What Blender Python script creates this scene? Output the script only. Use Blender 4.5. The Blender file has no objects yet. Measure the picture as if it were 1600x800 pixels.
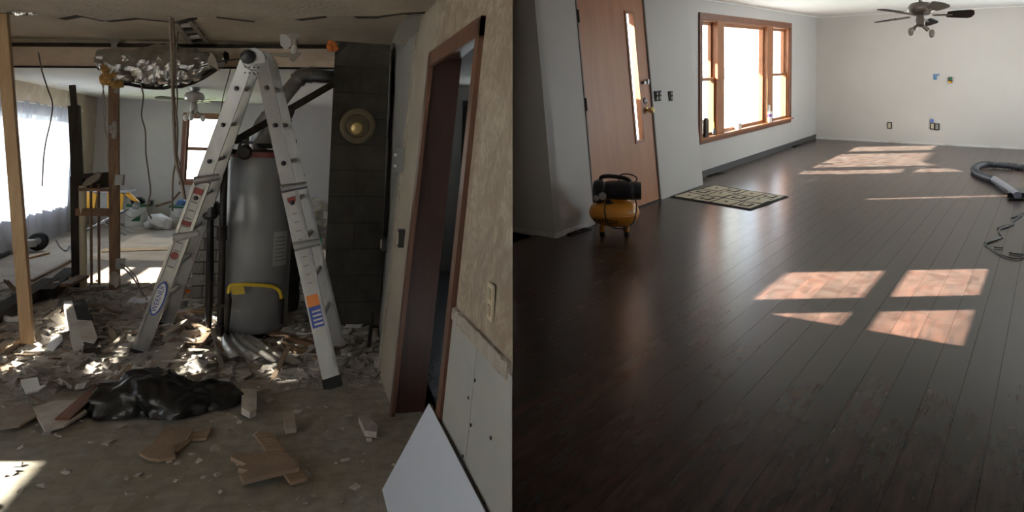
import bpy, math, random
from mathutils import Matrix, Vector, noise
R = random.Random(7)
C = bpy.context.scene.collection
SC = bpy.context.scene
# ------------------------------------------------------------------ camera, world, suns, exposure
EYE = Vector((0, 0, 1.5)); FP = 1050.0; CY = 170.0        # eye point, focal length and horizon row for a 1600x800 frame
LR = Matrix(((0.96609, -0.25673, 0.02758), (0.25449, 0.96479, 0.06647), (-0.04368, -0.05720, 0.99741)))
RR = Matrix(((0.77649, 0.62986, -0.01851), (-0.62958, 0.77425, -0.06456), (-0.02633, 0.06178, 0.99774)))
LT = LR.transposed()
cam = bpy.data.cameras.new('camera'); co = bpy.data.objects.new('camera', cam); C.objects.link(co)
ex, ey, ez = LT @ Vector((1, 0, 0)), LT @ Vector((0, 0, 1)), LT @ Vector((0, -1, 0))
co.matrix_world = Matrix(((ex.x, ey.x, ez.x, 0), (ex.y, ey.y, ez.y, 0), (ex.z, ey.z, ez.z, 1.5), (0, 0, 0, 1)))
cam.sensor_width = 36; cam.lens = 36 * FP / 1600; cam.shift_y = -(400 - CY) / 1600; cam.clip_start = .05; cam.clip_end = 300
SC.camera = co
FRL = Matrix.Identity(4)                                                    # frame of the half-demolished room (world)
FRR = Matrix.Translation(EYE) @ (LT @ RR).to_4x4() @ Matrix.Translation(-EYE)   # frame of the finished room
FR = FRL

W = bpy.data.worlds.new('sky'); SC.world = W; W.use_nodes = True
wn = W.node_tree.nodes; wl = W.node_tree.links
bg = wn['Background']; bg.inputs[1].default_value = 9.0
tc = wn.new('ShaderNodeTexCoord'); sp = wn.new('ShaderNodeSeparateXYZ'); cr = wn.new('ShaderNodeValToRGB')
wl.new(tc.outputs['Generated'], sp.inputs[0]); wl.new(sp.outputs[2], cr.inputs[0]); wl.new(cr.outputs[0], bg.inputs[0])
cr.color_ramp.elements[0].position = 0.0; cr.color_ramp.elements[0].color = (.95, .97, 1, 1)
cr.color_ramp.elements[1].position = .8; cr.color_ramp.elements[1].color = (.62, .76, 1, 1)

def sun(name, d, e, col, ang=.7):
    l = bpy.data.lights.new(name, 'SUN'); l.energy = e; l.color = col; l.angle = math.radians(ang)
    o = bpy.data.objects.new(name, l); C.objects.link(o)
    o.rotation_euler = Vector(d).to_track_quat('-Z', 'Y').to_euler()
DIR_A = (FRR.to_3x3() @ Vector((1, .82, -.60)))      # travels left to right
DIR_B = (FRR.to_3x3() @ Vector((-1, -.82, -.80)))    # added second sun, travels right to left into the finished room's side window
sun('sun_morning', DIR_A, 70, (1, .88, .74))
sun('sun_added_right', DIR_B, 120, (1, .86, .72))
SC.view_settings.view_transform = 'Standard'; SC.view_settings.look = 'None'; SC.view_settings.gamma = 1
SC.view_settings.use_curve_mapping = False
SC.view_settings.exposure = 0.0
cy_ = SC.cycles
cy_.max_bounces = 10; cy_.diffuse_bounces = 6; cy_.glossy_bounces = 4; cy_.transparent_max_bounces = 12
cy_.sample_clamp_indirect = 6; cy_.caustics_reflective = False; cy_.caustics_refractive = False
cy_.use_denoising = True; cy_.use_adaptive_sampling = False

# ------------------------------------------------------------------ pixel rays -> points (design helpers for placing things at real depths)
def ray(M, x, y): return M.transposed() @ Vector(((x - 800) / FP, 1, -(y - CY) / FP))
def atz(M, x, y, z=0.0):
    d = ray(M, x, y); return EYE + d * ((z - 1.5) / d.z)
def aty(M, x, y, Y):
    d = ray(M, x, y); return EYE + d * (Y / d.y)
def atx(M, x, y, X):
    d = ray(M, x, y); return EYE + d * (X / d.x)
def LF(x, y, z=0): return atz(LR, x, y, z)
def LP(x, y, Y): return aty(LR, x, y, Y)
def RF(x, y, z=0): return atz(RR, x, y, z)
def RP(x, y, Y): return aty(RR, x, y, Y)
# door-side wall of the finished room: X = WB0 - .103 z
WB0 = -3.340; WBL = .090
def RB(x, y):
    d = ray(RR, x, y); t = (WB0 - WBL * 1.5) / (d.x + WBL * d.z); return EYE + d * t
def RC(x, y): return atx(RR, x, y, -3.551)

# ------------------------------------------------------------------ mesh builder
class MB:
    def __init__(s): s.v = []; s.f = []
    def add(s, vs, fs):
        o = len(s.v); s.v += [Vector(p) for p in vs]; s.f += [tuple(i + o for i in f) for f in fs]; return s
    def hexa(s, p):   # 4 bottom ccw, 4 top ccw
        return s.add(p, [(3, 2, 1, 0), (4, 5, 6, 7), (0, 1, 5, 4), (1, 2, 6, 5), (2, 3, 7, 6), (3, 0, 4, 7)])
    def box(s, c, d, M=None):
        x, y, z = d[0] / 2, d[1] / 2, d[2] / 2
        P = [Vector(q) for q in ((-x, -y, -z), (x, -y, -z), (x, y, -z), (-x, y, -z), (-x, -y, z), (x, -y, z), (x, y, z), (-x, y, z))]
        if M is not None: P = [M @ q for q in P]
        return s.hexa([Vector(c) + q for q in P])
    def ab(s, a, b):  # min / max corner
        a, b = Vector(a), Vector(b); return s.box((a + b) / 2, b - a)
    def beam(s, p, q, w, h, up=(0, 0, 1)):
        p, q = Vector(p), Vector(q); d = (q - p).normalized(); u = Vector(up)
        if abs(d.dot(u)) > .99: u = Vector((0, 1, 0))
        a = d.cross(u).normalized() * w / 2; b = a.cross(d).normalized() * h / 2
        return s.hexa([p - a - b, p + a - b, p + a + b, p - a + b, q - a - b, q + a - b, q + a + b, q - a + b])
    def tube(s, pts, r, n=8, cap=True):
        pts = [Vector(p) for p in pts]; N = len(pts); rs = r if isinstance(r, (list, tuple)) else [r] * N
        o = len(s.v); a = None
        for i, p in enumerate(pts):
            d = (pts[min(i + 1, N - 1)] - pts[max(i - 1, 0)]).normalized()
            if a is None:
                a = d.orthogonal().normalized()
            a = (a - d * a.dot(d))
            a = a.normalized() if a.length > 1e-6 else d.orthogonal().normalized()
            b = d.cross(a)
            for k in range(n):
                t = 2 * math.pi * k / n; s.v.append(p + (a * math.cos(t) + b * math.sin(t)) * rs[i])
        for i in range(N - 1):
            for k in range(n):
                k2 = (k + 1) % n; s.f.append((o + i * n + k, o + i * n + k2, o + (i + 1) * n + k2, o + (i + 1) * n + k))
        if cap:
            s.f.append(tuple(o + k for k in range(n - 1, -1, -1))); s.f.append(tuple(o + (N - 1) * n + k for k in range(n)))
        return s
    def lathe(s, prof, c=(0, 0, 0), n=24, M=None):
        o = len(s.v); c = Vector(c)
        for r, z in prof:
            for k in range(n):
                t = 2 * math.pi * k / n; q = Vector((r * math.cos(t), r * math.sin(t), z))
                s.v.append(c + (M @ q if M is not None else q))
        m = len(prof)
        for i in range(m - 1):
            for k in range(n):
                k2 = (k + 1) % n; s.f.append((o + i * n + k, o + i * n + k2, o + (i + 1) * n + k2, o + (i + 1) * n + k))
        s.f.append(tuple(o + k for k in range(n - 1, -1, -1))); s.f.append(tuple(o + (m - 1) * n + k for k in range(n)))
        return s
    def prism(s, poly, vec):
        n = len(poly); P = [Vector(p) for p in poly]; v = Vector(vec)
        return s.add(P + [p + v for p in P], [tuple(range(n - 1, -1, -1)), tuple(range(n, 2 * n))] + [(i, (i + 1) % n, n + (i + 1) % n, n + i) for i in range(n)])
    def quad(s, a, b, c, d): return s.add([a, b, c, d], [(0, 1, 2, 3)])
    def grid(s, fn, nu, nv, closed_u=False):
        o = len(s.v)
        for j in range(nv + 1):
            for i in range(nu + (0 if closed_u else 1)): s.v.append(Vector(fn(i / nu, j / nv)))
        w = nu + (0 if closed_u else 1)
        for j in range(nv):
            for i in range(nu):
                i2 = (i + 1) % w; s.f.append((o + j * w + i, o + j * w + i2, o + (j + 1) * w + i2, o + (j + 1) * w + i))
        return s
    def ball(s, c, r, n=12, m=8, fn=None):
        c = Vector(c); r = Vector(r) if not isinstance(r, (int, float)) else Vector((r, r, r)); o = len(s.v)
        s.v.append(c + Vector((0, 0, -r.z)))
        for j in range(1, m):
            a = math.pi * j / m
            for k in range(n):
                t = 2 * math.pi * k / n; s.v.append(c + Vector((math.sin(a) * math.cos(t) * r.x, math.sin(a) * math.sin(t) * r.y, -math.cos(a) * r.z)))
        s.v.append(c + Vector((0, 0, r.z))); e = len(s.v) - 1
        for k in range(n): s.f.append((o, o + 1 + (k + 1) % n, o + 1 + k)); s.f.append((e, o + 1 + (m - 2) * n + k, o + 1 + (m - 2) * n + (k + 1) % n))
        for j in range(m - 2):
            for k in range(n):
                k2 = (k + 1) % n; s.f.append((o + 1 + j * n + k, o + 1 + j * n + k2, o + 1 + (j + 1) * n + k2, o + 1 + (j + 1) * n + k))
        if fn:
            for i in range(o, len(s.v)): s.v[i] = Vector(fn(s.v[i]))
        return s

LOC = {}
def mesh(name, mb, mat, off=Vector((0, 0, 0)), smooth=False):
    m = bpy.data.meshes.new(name); m.from_pydata([p - off for p in mb.v], [], mb.f)
    m.materials.append(mat)
    if smooth:
        m.polygons.foreach_set('use_smooth', [True] * len(m.polygons))
        m.update()
        try: m.set_sharp_from_angle(angle=math.radians(40))
        except Exception: pass
    m.update(); return m
def thing(name, label, cat, loc, group=None):
    o = bpy.data.objects.new(name, None); o.empty_display_size = .1; C.objects.link(o); loc = Vector(loc)
    o.matrix_world = FR @ Matrix.Translation(loc); LOC[o.name] = loc
    o['label'] = label; o['category'] = cat
    if group: o['group'] = group
    return o
def part(name, mb, mat, parent, smooth=False, label=None, stuff=False):
    loc = LOC[parent.name]
    o = bpy.data.objects.new(name, mesh(name, mb, mat, loc, smooth)); C.objects.link(o); o.parent = parent; LOC[o.name] = loc
    if label: o['label'] = label
    if stuff: o['kind'] = 'stuff'
    return o
def single(name, label, cat, mb, mat, loc=None, group=None, smooth=False, kind=None):
    if loc is None:
        n = len(mb.v); loc = sum(mb.v, Vector()) / n; loc.z = min(p.z for p in mb.v)
    loc = Vector(loc)
    o = bpy.data.objects.new(name, mesh(name, mb, mat, loc, smooth)); C.objects.link(o)
    o.matrix_world = FR @ Matrix.Translation(loc); LOC[o.name] = loc
    if label: o['label'] = label
    if cat: o['category'] = cat
    if group: o['group'] = group
    if kind: o['kind'] = kind
    return o
def struct(name, mb, mat, label=None, smooth=False):
    o = single(name, label or name.replace('_', ' '), None, mb, mat, Vector((0, 0, 0)), smooth=smooth, kind='structure'); return o
def smooth_path(pts, k=6):
    P = [Vector(p) for p in pts]; out = []
    for i in range(len(P) - 1):
        a, b, c, d = P[max(i - 1, 0)], P[i], P[i + 1], P[min(i + 2, len(P) - 1)]
        for j in range(k):
            t = j / k; out.append(.5 * ((2 * b) + (c - a) * t + (2 * a - 5 * b + 4 * c - d) * t * t + (3 * b - a - 3 * c + d) * t ** 3))
    return out + [P[-1]]
def text_mesh(mb_mat, s, size, M, parent, name='lettering', bold=0.0):
    cu = bpy.data.curves.new('t', 'FONT'); cu.body = s; cu.size = size; cu.align_x = 'CENTER'; cu.align_y = 'CENTER'; cu.extrude = .0008; cu.offset = bold
    t = bpy.data.objects.new('t', cu); C.objects.link(t)
    me = bpy.data.meshes.new_from_object(t.evaluated_get(bpy.context.evaluated_depsgraph_get())); bpy.data.objects.remove(t); bpy.data.curves.remove(cu)
    me.transform(Matrix.Translation(-LOC[parent.name]) @ M); me.materials.clear(); me.materials.append(mb_mat)
    o = bpy.data.objects.new(name, me); me.name = name; C.objects.link(o); o.parent = parent; LOC[o.name] = LOC[parent.name]
    o['label'] = 'lettering reading ' + s
    return o
def frame_at(o, x, y):   # matrix with origin o, x axis, y axis
    x = Vector(x).normalized(); y = Vector(y); y = (y - x * y.dot(x)).normalized(); z = x.cross(y)
    return Matrix(((x.x, y.x, z.x, o[0]), (x.y, y.y, z.y, o[1]), (x.z, y.z, z.z, o[2]), (0, 0, 0, 1)))

# ------------------------------------------------------------------ materials
def nd(t, typ, **k):
    n = t.nodes.new(typ)
    for a, b in k.items(): setattr(n, a, b)
    return n
def base_mat(name):
    m = bpy.data.materials.new(name); m.use_nodes = True; t = m.node_tree; return m, t, t.nodes['Principled BSDF']
def P(name, c, rough=.6, metal=0.0, c2=None, scale=6, stretch=(1, 1, 1), bump=0.0, bscale=40, coat=0, lo=.35, hi=.65, rnd=0.0, rough2=None):
    m, t, b = base_mat(name)
    b.inputs['Base Color'].default_value = (*c, 1); b.inputs['Roughness'].default_value = rough; b.inputs['Metallic'].default_value = metal
    if coat: b.inputs['Coat Weight'].default_value = coat
    tcn = nd(t, 'ShaderNodeTexCoord'); mp = nd(t, 'ShaderNodeMapping'); mp.inputs['Scale'].default_value = stretch
    t.links.new(tcn.outputs['Object'], mp.inputs[0])
    col = None
    if c2 is not None:
        n = nd(t, 'ShaderNodeTexNoise'); n.inputs['Scale'].default_value = scale; n.inputs['Detail'].default_value = 6; n.inputs['Roughness'].default_value = .6
        t.links.new(mp.outputs[0], n.inputs['Vector'])
        r = nd(t, 'ShaderNodeValToRGB'); r.color_ramp.elements[0].position = lo; r.color_ramp.elements[1].position = hi
        r.color_ramp.elements[0].color = (*c, 1); r.color_ramp.elements[1].color = (*c2, 1)
        t.links.new(n.outputs[0], r.inputs[0]); col = r.outputs[0]
        if rough2 is not None:
            mr = nd(t, 'ShaderNodeMapRange'); mr.inputs[3].default_value = rough; mr.inputs[4].default_value = rough2
            t.links.new(n.outputs[0], mr.inputs[0]); t.links.new(mr.outputs[0], b.inputs['Roughness'])
    if rnd:
        oi = nd(t, 'ShaderNodeObjectInfo'); mr = nd(t, 'ShaderNodeMapRange'); mr.inputs[3].default_value = 1 - rnd; mr.inputs[4].default_value = 1 + rnd
        t.links.new(oi.outputs['Random'], mr.inputs[0])
        hs = nd(t, 'ShaderNodeHueSaturation'); hs.inputs['Color'].default_value = (*c, 1)
        if col: t.links.new(col, hs.inputs['Color'])
        t.links.new(mr.outputs[0], hs.inputs['Value']); col = hs.outputs[0]
    if col: t.links.new(col, b.inputs['Base Color'])
    if bump:
        n2 = nd(t, 'ShaderNodeTexNoise'); n2.inputs['Scale'].default_value = bscale; n2.inputs['Detail'].default_value = 5
        t.links.new(mp.outputs[0], n2.inputs['Vector'])
        bp = nd(t, 'ShaderNodeBump'); bp.inputs['Strength'].default_value = bump; bp.inputs['Distance'].default_value = .02
        t.links.new(n2.outputs[0], bp.inputs['Height']); t.links.new(bp.outputs[0], b.inputs['Normal'])
    return m
def glass_mat():
    m = bpy.data.materials.new('window_glass'); m.use_nodes = True; t = m.node_tree; t.nodes.clear()
    o = nd(t, 'ShaderNodeOutputMaterial'); mx = nd(t, 'ShaderNodeMixShader'); tr = nd(t, 'ShaderNodeBsdfTransparent'); gl = nd(t, 'ShaderNodeBsdfGlossy'); lw = nd(t, 'ShaderNodeLayerWeight')
    pw = nd(t, 'ShaderNodeMath', operation='POWER'); pw.inputs[1].default_value = 5; ml = nd(t, 'ShaderNodeMath', operation='MULTIPLY_ADD'); ml.inputs[1].default_value = .5; ml.inputs[2].default_value = .03
    gl.inputs['Roughness'].default_value = .03; tr.inputs[0].default_value = (.93, .96, .96, 1)
    t.links.new(lw.outputs['Facing'], pw.inputs[0]); t.links.new(pw.outputs[0], ml.inputs[0]); t.links.new(ml.outputs[0], mx.inputs[0])
    t.links.new(tr.outputs[0], mx.inputs[1]); t.links.new(gl.outputs[0], mx.inputs[2]); t.links.new(mx.outputs[0], o.inputs[0]); return m
def sheer_mat():
    m = bpy.data.materials.new('sheer_fabric'); m.use_nodes = True; t = m.node_tree; t.nodes.clear()
    o = nd(t, 'ShaderNodeOutputMaterial'); a = nd(t, 'ShaderNodeMixShader'); b2 = nd(t, 'ShaderNodeMixShader'); tr = nd(t, 'ShaderNodeBsdfTransparent'); tl = nd(t, 'ShaderNodeBsdfTranslucent'); df = nd(t, 'ShaderNodeBsdfDiffuse')
    tl.inputs[0].default_value = (.165, .185, .225, 1); df.inputs[0].default_value = (.75, .77, .82, 1)
    a.inputs[0].default_value = .45; b2.inputs[0].default_value = .055
    t.links.new(tl.outputs[0], a.inputs[1]); t.links.new(df.outputs[0], a.inputs[2]); t.links.new(a.outputs[0], b2.inputs[1]); t.links.new(tr.outputs[0], b2.inputs[2]); t.links.new(b2.outputs[0], o.inputs[0]); return m
GLASS = glass_mat(); SHEER = sheer_mat()
def plank_mat():
    m, t, b = base_mat('dark_stained_planks')
    ge = nd(t, 'ShaderNodeTexCoord'); oi = nd(t, 'ShaderNodeObjectInfo')
    ad = nd(t, 'ShaderNodeVectorMath', operation='MULTIPLY_ADD'); ad.inputs[1].default_value = (1, 1, 1)
    cx = nd(t, 'ShaderNodeCombineXYZ'); mu = nd(t, 'ShaderNodeMath', operation='MULTIPLY'); mu.inputs[1].default_value = 37
    t.links.new(oi.outputs['Random'], mu.inputs[0]); t.links.new(mu.outputs[0], cx.inputs[1]); t.links.new(mu.outputs[0], cx.inputs[0])
    t.links.new(ge.outputs['Object'], ad.inputs[0]); t.links.new(cx.outputs[0], ad.inputs[2])
    mp = nd(t, 'ShaderNodeMapping'); mp.inputs['Scale'].default_value = (9, 1.1, 4); t.links.new(ad.outputs[0], mp.inputs[0])
    n = nd(t, 'ShaderNodeTexNoise'); n.inputs['Scale'].default_value = 3; n.inputs['Detail'].default_value = 8; n.inputs['Roughness'].default_value = .65; t.links.new(mp.outputs[0], n.inputs['Vector'])
    r = nd(t, 'ShaderNodeValToRGB'); e = r.color_ramp.elements; e[0].position = .32; e[0].color = (.012, .007, .006, 1); e[1].position = .68; e[1].color = (.050, .022, .015, 1)
    t.links.new(n.outputs[0], r.inputs[0])
    oi2 = nd(t, 'ShaderNodeMapRange'); oi2.inputs[3].default_value = .6; oi2.inputs[4].default_value = 1.35; t.links.new(oi.outputs['Random'], oi2.inputs[0])
    hs = nd(t, 'ShaderNodeHueSaturation'); t.links.new(r.outputs[0], hs.inputs['Color']); t.links.new(oi2.outputs[0], hs.inputs['Value'])
    # dusty scuffs in world position; their grey is scaled up with distance
    gp = nd(t, 'ShaderNodeNewGeometry'); d1 = nd(t, 'ShaderNodeTexNoise'); d1.inputs['Scale'].default_value = 9; d1.inputs['Detail'].default_value = 6; d1.inputs['Roughness'].default_value = .55; d1.inputs['Distortion'].default_value = .15
    t.links.new(gp.outputs['Position'], d1.inputs['Vector'])
    dr = nd(t, 'ShaderNodeValToRGB'); dr.color_ramp.elements[0].position = .25; dr.color_ramp.elements[0].color = (0, 0, 0, 1); dr.color_ramp.elements[1].position = .85; dr.color_ramp.elements[1].color = (.62, .62, .62, 1)
    sx_ = nd(t, 'ShaderNodeSeparateXYZ'); t.links.new(gp.outputs['Position'], sx_.inputs[0]); my_ = nd(t, 'ShaderNodeMapRange'); my_.inputs[1].default_value = 2.8; my_.inputs[2].default_value = 9; my_.inputs[3].default_value = .10; my_.inputs[4].default_value = 1.15; t.links.new(sx_.outputs[1], my_.inputs[0])
    t.links.new(d1.outputs[0], dr.inputs[0]); ad2 = nd(t, 'ShaderNodeMath', operation='MULTIPLY'); t.links.new(dr.outputs[0], ad2.inputs[0]); t.links.new(my_.outputs[0], ad2.inputs[1])
    mx = nd(t, 'ShaderNodeMix', data_type='RGBA'); t.links.new(ad2.outputs[0], mx.inputs[0]); t.links.new(hs.outputs[0], mx.inputs[6]); mx.inputs[7].default_value = (.24, .20, .18, 1)
    t.links.new(mx.outputs[2], b.inputs['Base Color'])
    b.inputs['Roughness'].default_value = .27
    b.inputs['Specular IOR Level'].default_value = .22
    return m
def tile_mat():   # worn small-block vinyl under plaster dust
    m, t, b = base_mat('dusty_block_vinyl')
    ge = nd(t, 'ShaderNodeTexCoord'); mp = nd(t, 'ShaderNodeMapping'); mp.inputs['Rotation'].default_value = (0, 0, .06); t.links.new(ge.outputs['Object'], mp.inputs[0])
    br = nd(t, 'ShaderNodeTexBrick'); br.offset = 0; br.inputs['Scale'].default_value = 1; br.inputs['Brick Width'].default_value = .072; br.inputs['Row Height'].default_value = .072; br.inputs['Mortar Size'].default_value = .0012
    br.inputs['Color1'].default_value = (.215, .195, .145, 1); br.inputs['Color2'].default_value = (.33, .30, .235, 1); br.inputs['Mortar'].default_value = (.18, .16, .12, 1)
    t.links.new(mp.outputs[0], br.inputs['Vector'])
    n = nd(t, 'ShaderNodeTexNoise'); n.inputs['Scale'].default_value = 1.3; n.inputs['Detail'].default_value = 9; n.inputs['Roughness'].default_value = .7; t.links.new(ge.outputs['Object'], n.inputs['Vector'])
    gr = nd(t, 'ShaderNodeSeparateXYZ'); t.links.new(ge.outputs['Object'], gr.inputs[0])
    mr = nd(t, 'ShaderNodeMapRange'); mr.inputs[1].default_value = 3.3; mr.inputs[2].default_value = 5.4; mr.inputs[3].default_value = .02; mr.inputs[4].default_value = .2; t.links.new(gr.outputs[1], mr.inputs[0])
    a = nd(t, 'ShaderNodeMath', operation='ADD'); t.links.new(n.outputs[0], a.inputs[0]); t.links.new(mr.outputs[0], a.inputs[1])
    r = nd(t, 'ShaderNodeValToRGB'); r.color_ramp.elements[0].position = .38; r.color_ramp.elements[0].color = (.12, .12, .12, 1); r.color_ramp.elements[1].position = .62; r.color_ramp.elements[1].color = (.95, .95, .95, 1); t.links.new(a.outputs[0], r.inputs[0])
    n3 = nd(t, 'ShaderNodeTexNoise'); n3.inputs['Scale'].default_value = 14; n3.inputs['Detail'].default_value = 8; t.links.new(ge.outputs['Object'], n3.inputs['Vector'])
    r3 = nd(t, 'ShaderNodeValToRGB'); r3.color_ramp.elements[0].position = .35; r3.color_ramp.elements[0].color = (.255, .24, .205, 1); r3.color_ramp.elements[1].position = .7; r3.color_ramp.elements[1].color = (.41, .39, .35, 1); t.links.new(n3.outputs[0], r3.inputs[0])
    mx = nd(t, 'ShaderNodeMix', data_type='RGBA'); t.links.new(r.outputs[0], mx.inputs[0]); t.links.new(br.outputs[0], mx.inputs[6]); t.links.new(r3.outputs[0], mx.inputs[7])
    t.links.new(mx.outputs[2], b.inputs['Base Color']); b.inputs['Roughness'].default_value = .65
    bp = nd(t, 'ShaderNodeBump'); bp.inputs['Strength'].default_value = .3; bp.inputs['Distance'].default_value = .01; t.links.new(n3.outputs[0], bp.inputs['Height']); t.links.new(bp.outputs[0], b.inputs['Normal'])
    return m
def glue_mat():   # stripped wallpaper wall with swirled glue
    m, t, b = base_mat('stripped_wallpaper_glue')
    ge = nd(t, 'ShaderNodeTexCoord'); n = nd(t, 'ShaderNodeTexNoise'); n.inputs['Scale'].default_value = 1.9; n.inputs['Detail'].default_value = 4; n.inputs['Distortion'].default_value = 3.2; t.links.new(ge.outputs['Object'], n.inputs['Vector'])
    w = nd(t, 'ShaderNodeTexNoise'); w.inputs['Scale'].default_value = 6; w.inputs['Detail'].default_value = 2; w.inputs['Distortion'].default_value = 4.5; t.links.new(ge.outputs['Object'], w.inputs['Vector'])
    mu = nd(t, 'ShaderNodeMath', operation='MULTIPLY'); t.links.new(n.outputs[0], mu.inputs[0]); t.links.new(w.outputs[0], mu.inputs[1])
    r = nd(t, 'ShaderNodeValToRGB'); e = r.color_ramp.elements; e[0].position = .17; e[0].color = (.255, .20, .145, 1); e[1].position = .40; e[1].color = (.42, .355, .275, 1); t.links.new(mu.outputs[0], r.inputs[0]); t.links.new(r.outputs[0], b.inputs['Base Color'])
    mr = nd(t, 'ShaderNodeMapRange'); mr.inputs[3].default_value = .6; mr.inputs[4].default_value = .38; t.links.new(mu.outputs[0], mr.inputs[0]); t.links.new(mr.outputs[0], b.inputs['Roughness'])
    bp = nd(t, 'ShaderNodeBump'); bp.inputs['Strength'].default_value = .35; bp.inputs['Distance'].default_value = .01; t.links.new(mu.outputs[0], bp.inputs['Height']); t.links.new(bp.outputs[0], b.inputs['Normal'])
    return m
PLANK = plank_mat(); TILE = tile_mat(); GLUE = glue_mat()
PAINT = P('warm_grey_wall_paint', (.50, .485, .46), .55, c2=(.53, .515, .49), scale=1.2, bump=.04, bscale=120)
WHITE_CEIL = P('white_ceiling_paint', (.80, .79, .76), .8, bump=.05, bscale=90)
CEIL_TEX = P('stippled_ceiling', (.40, .34, .27), .75, c2=(.50, .43, .35), scale=3, bump=.9, bscale=26)
CEIL_OLD = P('old_plaster_ceiling', (.72, .63, .50), .8, c2=(.62, .54, .43), scale=2, bump=.15)
BACKWALL = P('pale_grey_old_wall', (.56, .54, .54), .7, c2=(.50, .485, .485), scale=1.4)
BEIGE = P('patched_beige_wall', (.44, .36, .28), .7, c2=(.56, .51, .45), scale=4, lo=.5, hi=.72)
SUB = P('dusty_subfloor', (.25, .205, .165), .7, c2=(.36, .315, .27), scale=2.5, bump=.2, bscale=25)
PINE = P('pale_pine', (.50, .34, .19), .6, c2=(.40, .25, .13), scale=4, stretch=(8, 8, .6), bump=.1)
OLDWOOD = P('old_brown_stud', (.14, .075, .04), .7, c2=(.24, .14, .08), scale=5, stretch=(6, 6, 1), bump=.3)
DARKWOOD = P('blackened_wood', (.016, .012, .010), .95, c2=(.04, .029, .022), scale=6, stretch=(6, 6, 1), bump=.3)
MAROON = P('maroon_stained_wood', (.026, .008, .006), .4, c2=(.042, .013, .009), scale=5, stretch=(8, 8, .7))
CASING = P('brown_door_casing', (.085, .036, .022), .42, c2=(.13, .06, .036), scale=5, stretch=(8, 8, .7))
WINWOOD = P('orange_oak_window_wood', (.36, .15, .062), .4, c2=(.26, .10, .042), scale=6, stretch=(6, 6, 1), bump=.05)
WINDARK = P('reddish_window_casing', (.19, .072, .036), .42, c2=(.13, .048, .026), scale=6, stretch=(4, 4, 4), bump=.05)
DOORWOOD = P('flat_brown_door_veneer', (.46, .20, .085), .45, c2=(.39, .165, .07), scale=3, stretch=(3, 3, .5))
BLACK = P('black_plastic', (.012, .012, .014), .4)
BLACKMET = P('black_iron_pipe', (.018, .016, .015), .5, metal=.3, c2=(.04, .03, .025), scale=8)
STEEL = P('galvanised_steel', (.42, .42, .43), .35, metal=.9, c2=(.3, .3, .31), scale=9)
ALU = P('ladder_aluminium', (.50, .50, .50), .38, metal=.75, c2=(.40, .40, .40), scale=4, stretch=(3, 3, 1))
ENAMEL = P('grey_tank_enamel', (.27, .275, .28), .32, c2=(.23, .235, .24), scale=2)
REDBAND = P('dark_red_band', (.12, .02, .02), .5)
BLOCK = P('dark_concrete_block', (.038, .033, .027), .9, c2=(.062, .055, .045), scale=7, bump=.3, bscale=60, rnd=.12)
MORTAR = P('dark_mortar', (.022, .02, .017), .95, bump=.4)
BLOCKL = P('grey_concrete_block', (.21, .20, .185), .9, c2=(.28, .27, .25), scale=7, bump=.6, bscale=60, rnd=.15)
BRASS = P('dusty_brass', (.17, .13, .07), .5, metal=.4, c2=(.12, .11, .075), scale=8)
PLASTER = P('broken_plaster', (.56, .525, .485), .85, c2=(.42, .38, .345), scale=9, bump=.4, rnd=.25)
PAPER = P('brown_plaster_back', (.31, .255, .21), .85, c2=(.39, .34, .29), scale=9, bump=.3, rnd=.3)
LATHW = P('splintered_lath', (.33, .24, .165), .8, c2=(.22, .15, .10), scale=8, stretch=(1, 6, 6), bump=.3, rnd=.3)
WHITEP = P('white_painted_wood', (.66, .64, .60), .6, c2=(.42, .38, .34), scale=5, lo=.5, hi=.8)
BOARDW = P('white_laminate_sheet', (.70, .76, .87), .35)
EDGE = P('dark_sheet_edge', (.07, .06, .05), .8)
DRYWALL = P('white_lower_panel', (.40, .40, .375), .7, c2=(.36, .36, .335), scale=3)
TORN = P('torn_plaster_edge', (.45, .41, .35), .9, c2=(.36, .32, .27), scale=14, bump=.8, bscale=60)
FOIL = P('crinkled_foil', (.66, .65, .62), .2, metal=.9, c2=(.42, .41, .40), scale=7, bump=.6, bscale=14)
GLASSWOOL = P('yellow_glass_wool', (.52, .31, .10), .95, bump=.9, bscale=70)
BAGBLK = P('black_bag_film', (.008, .008, .009), .28, bump=.4, bscale=18)
WIRE = P('grey_brown_cable', (.17, .13, .10), .6)
WIREW = P('pale_cable', (.42, .38, .33), .6)
CREAM = P('cream_plastic_pipe', (.60, .54, .38), .45)
WHITEPL = P('white_plastic', (.78, .78, .77), .4)
GREENPL = P('green_plastic_lid', (.03, .14, .07), .45)
BLUEPL = P('blue_plastic', (.03, .08, .24), .45)
YELLOW = P('yellow_tool_paint', (.70, .36, .02), .4)
YELLOWG = P('yellow_gas_line', (.70, .48, .04), .4)
ORANGE = P('compressor_yellow_paint', (.74, .31, .03), .28, coat=.3)
NAVY = P('dark_blue_black_plastic', (.016, .019, .027), .45)
JOINT = P('dark_floor_joint', (.004, .003, .003), 1.0); JOINT.node_tree.nodes['Principled BSDF'].inputs['Specular IOR Level'].default_value = 0
RUBBER = P('black_rubber', (.01, .01, .01), .7)
FAN_MET = P('brushed_nickel', (.45, .43, .40), .35, metal=.85)
FANBLADE = P('dark_fan_blade', (.055, .05, .045), .5)
FANPALE = P('pale_fan_blade', (.42, .41, .39), .5)
BULB = P('frosted_bulb', (.85, .84, .80), .3)
PORC = P('white_porcelain', (.50, .48, .43), .35)
IVORY = P('ivory_plate', (.55, .48, .34), .5)
BOXGREY = P('steel_outlet_box', (.28, .28, .27), .5, metal=.5)
DARKBOX = P('dark_box_inside', (.02, .02, .02), .7)
MATBLK = P('mat_black_pile', (.028, .025, .022), .95, bump=.5, bscale=200)
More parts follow.
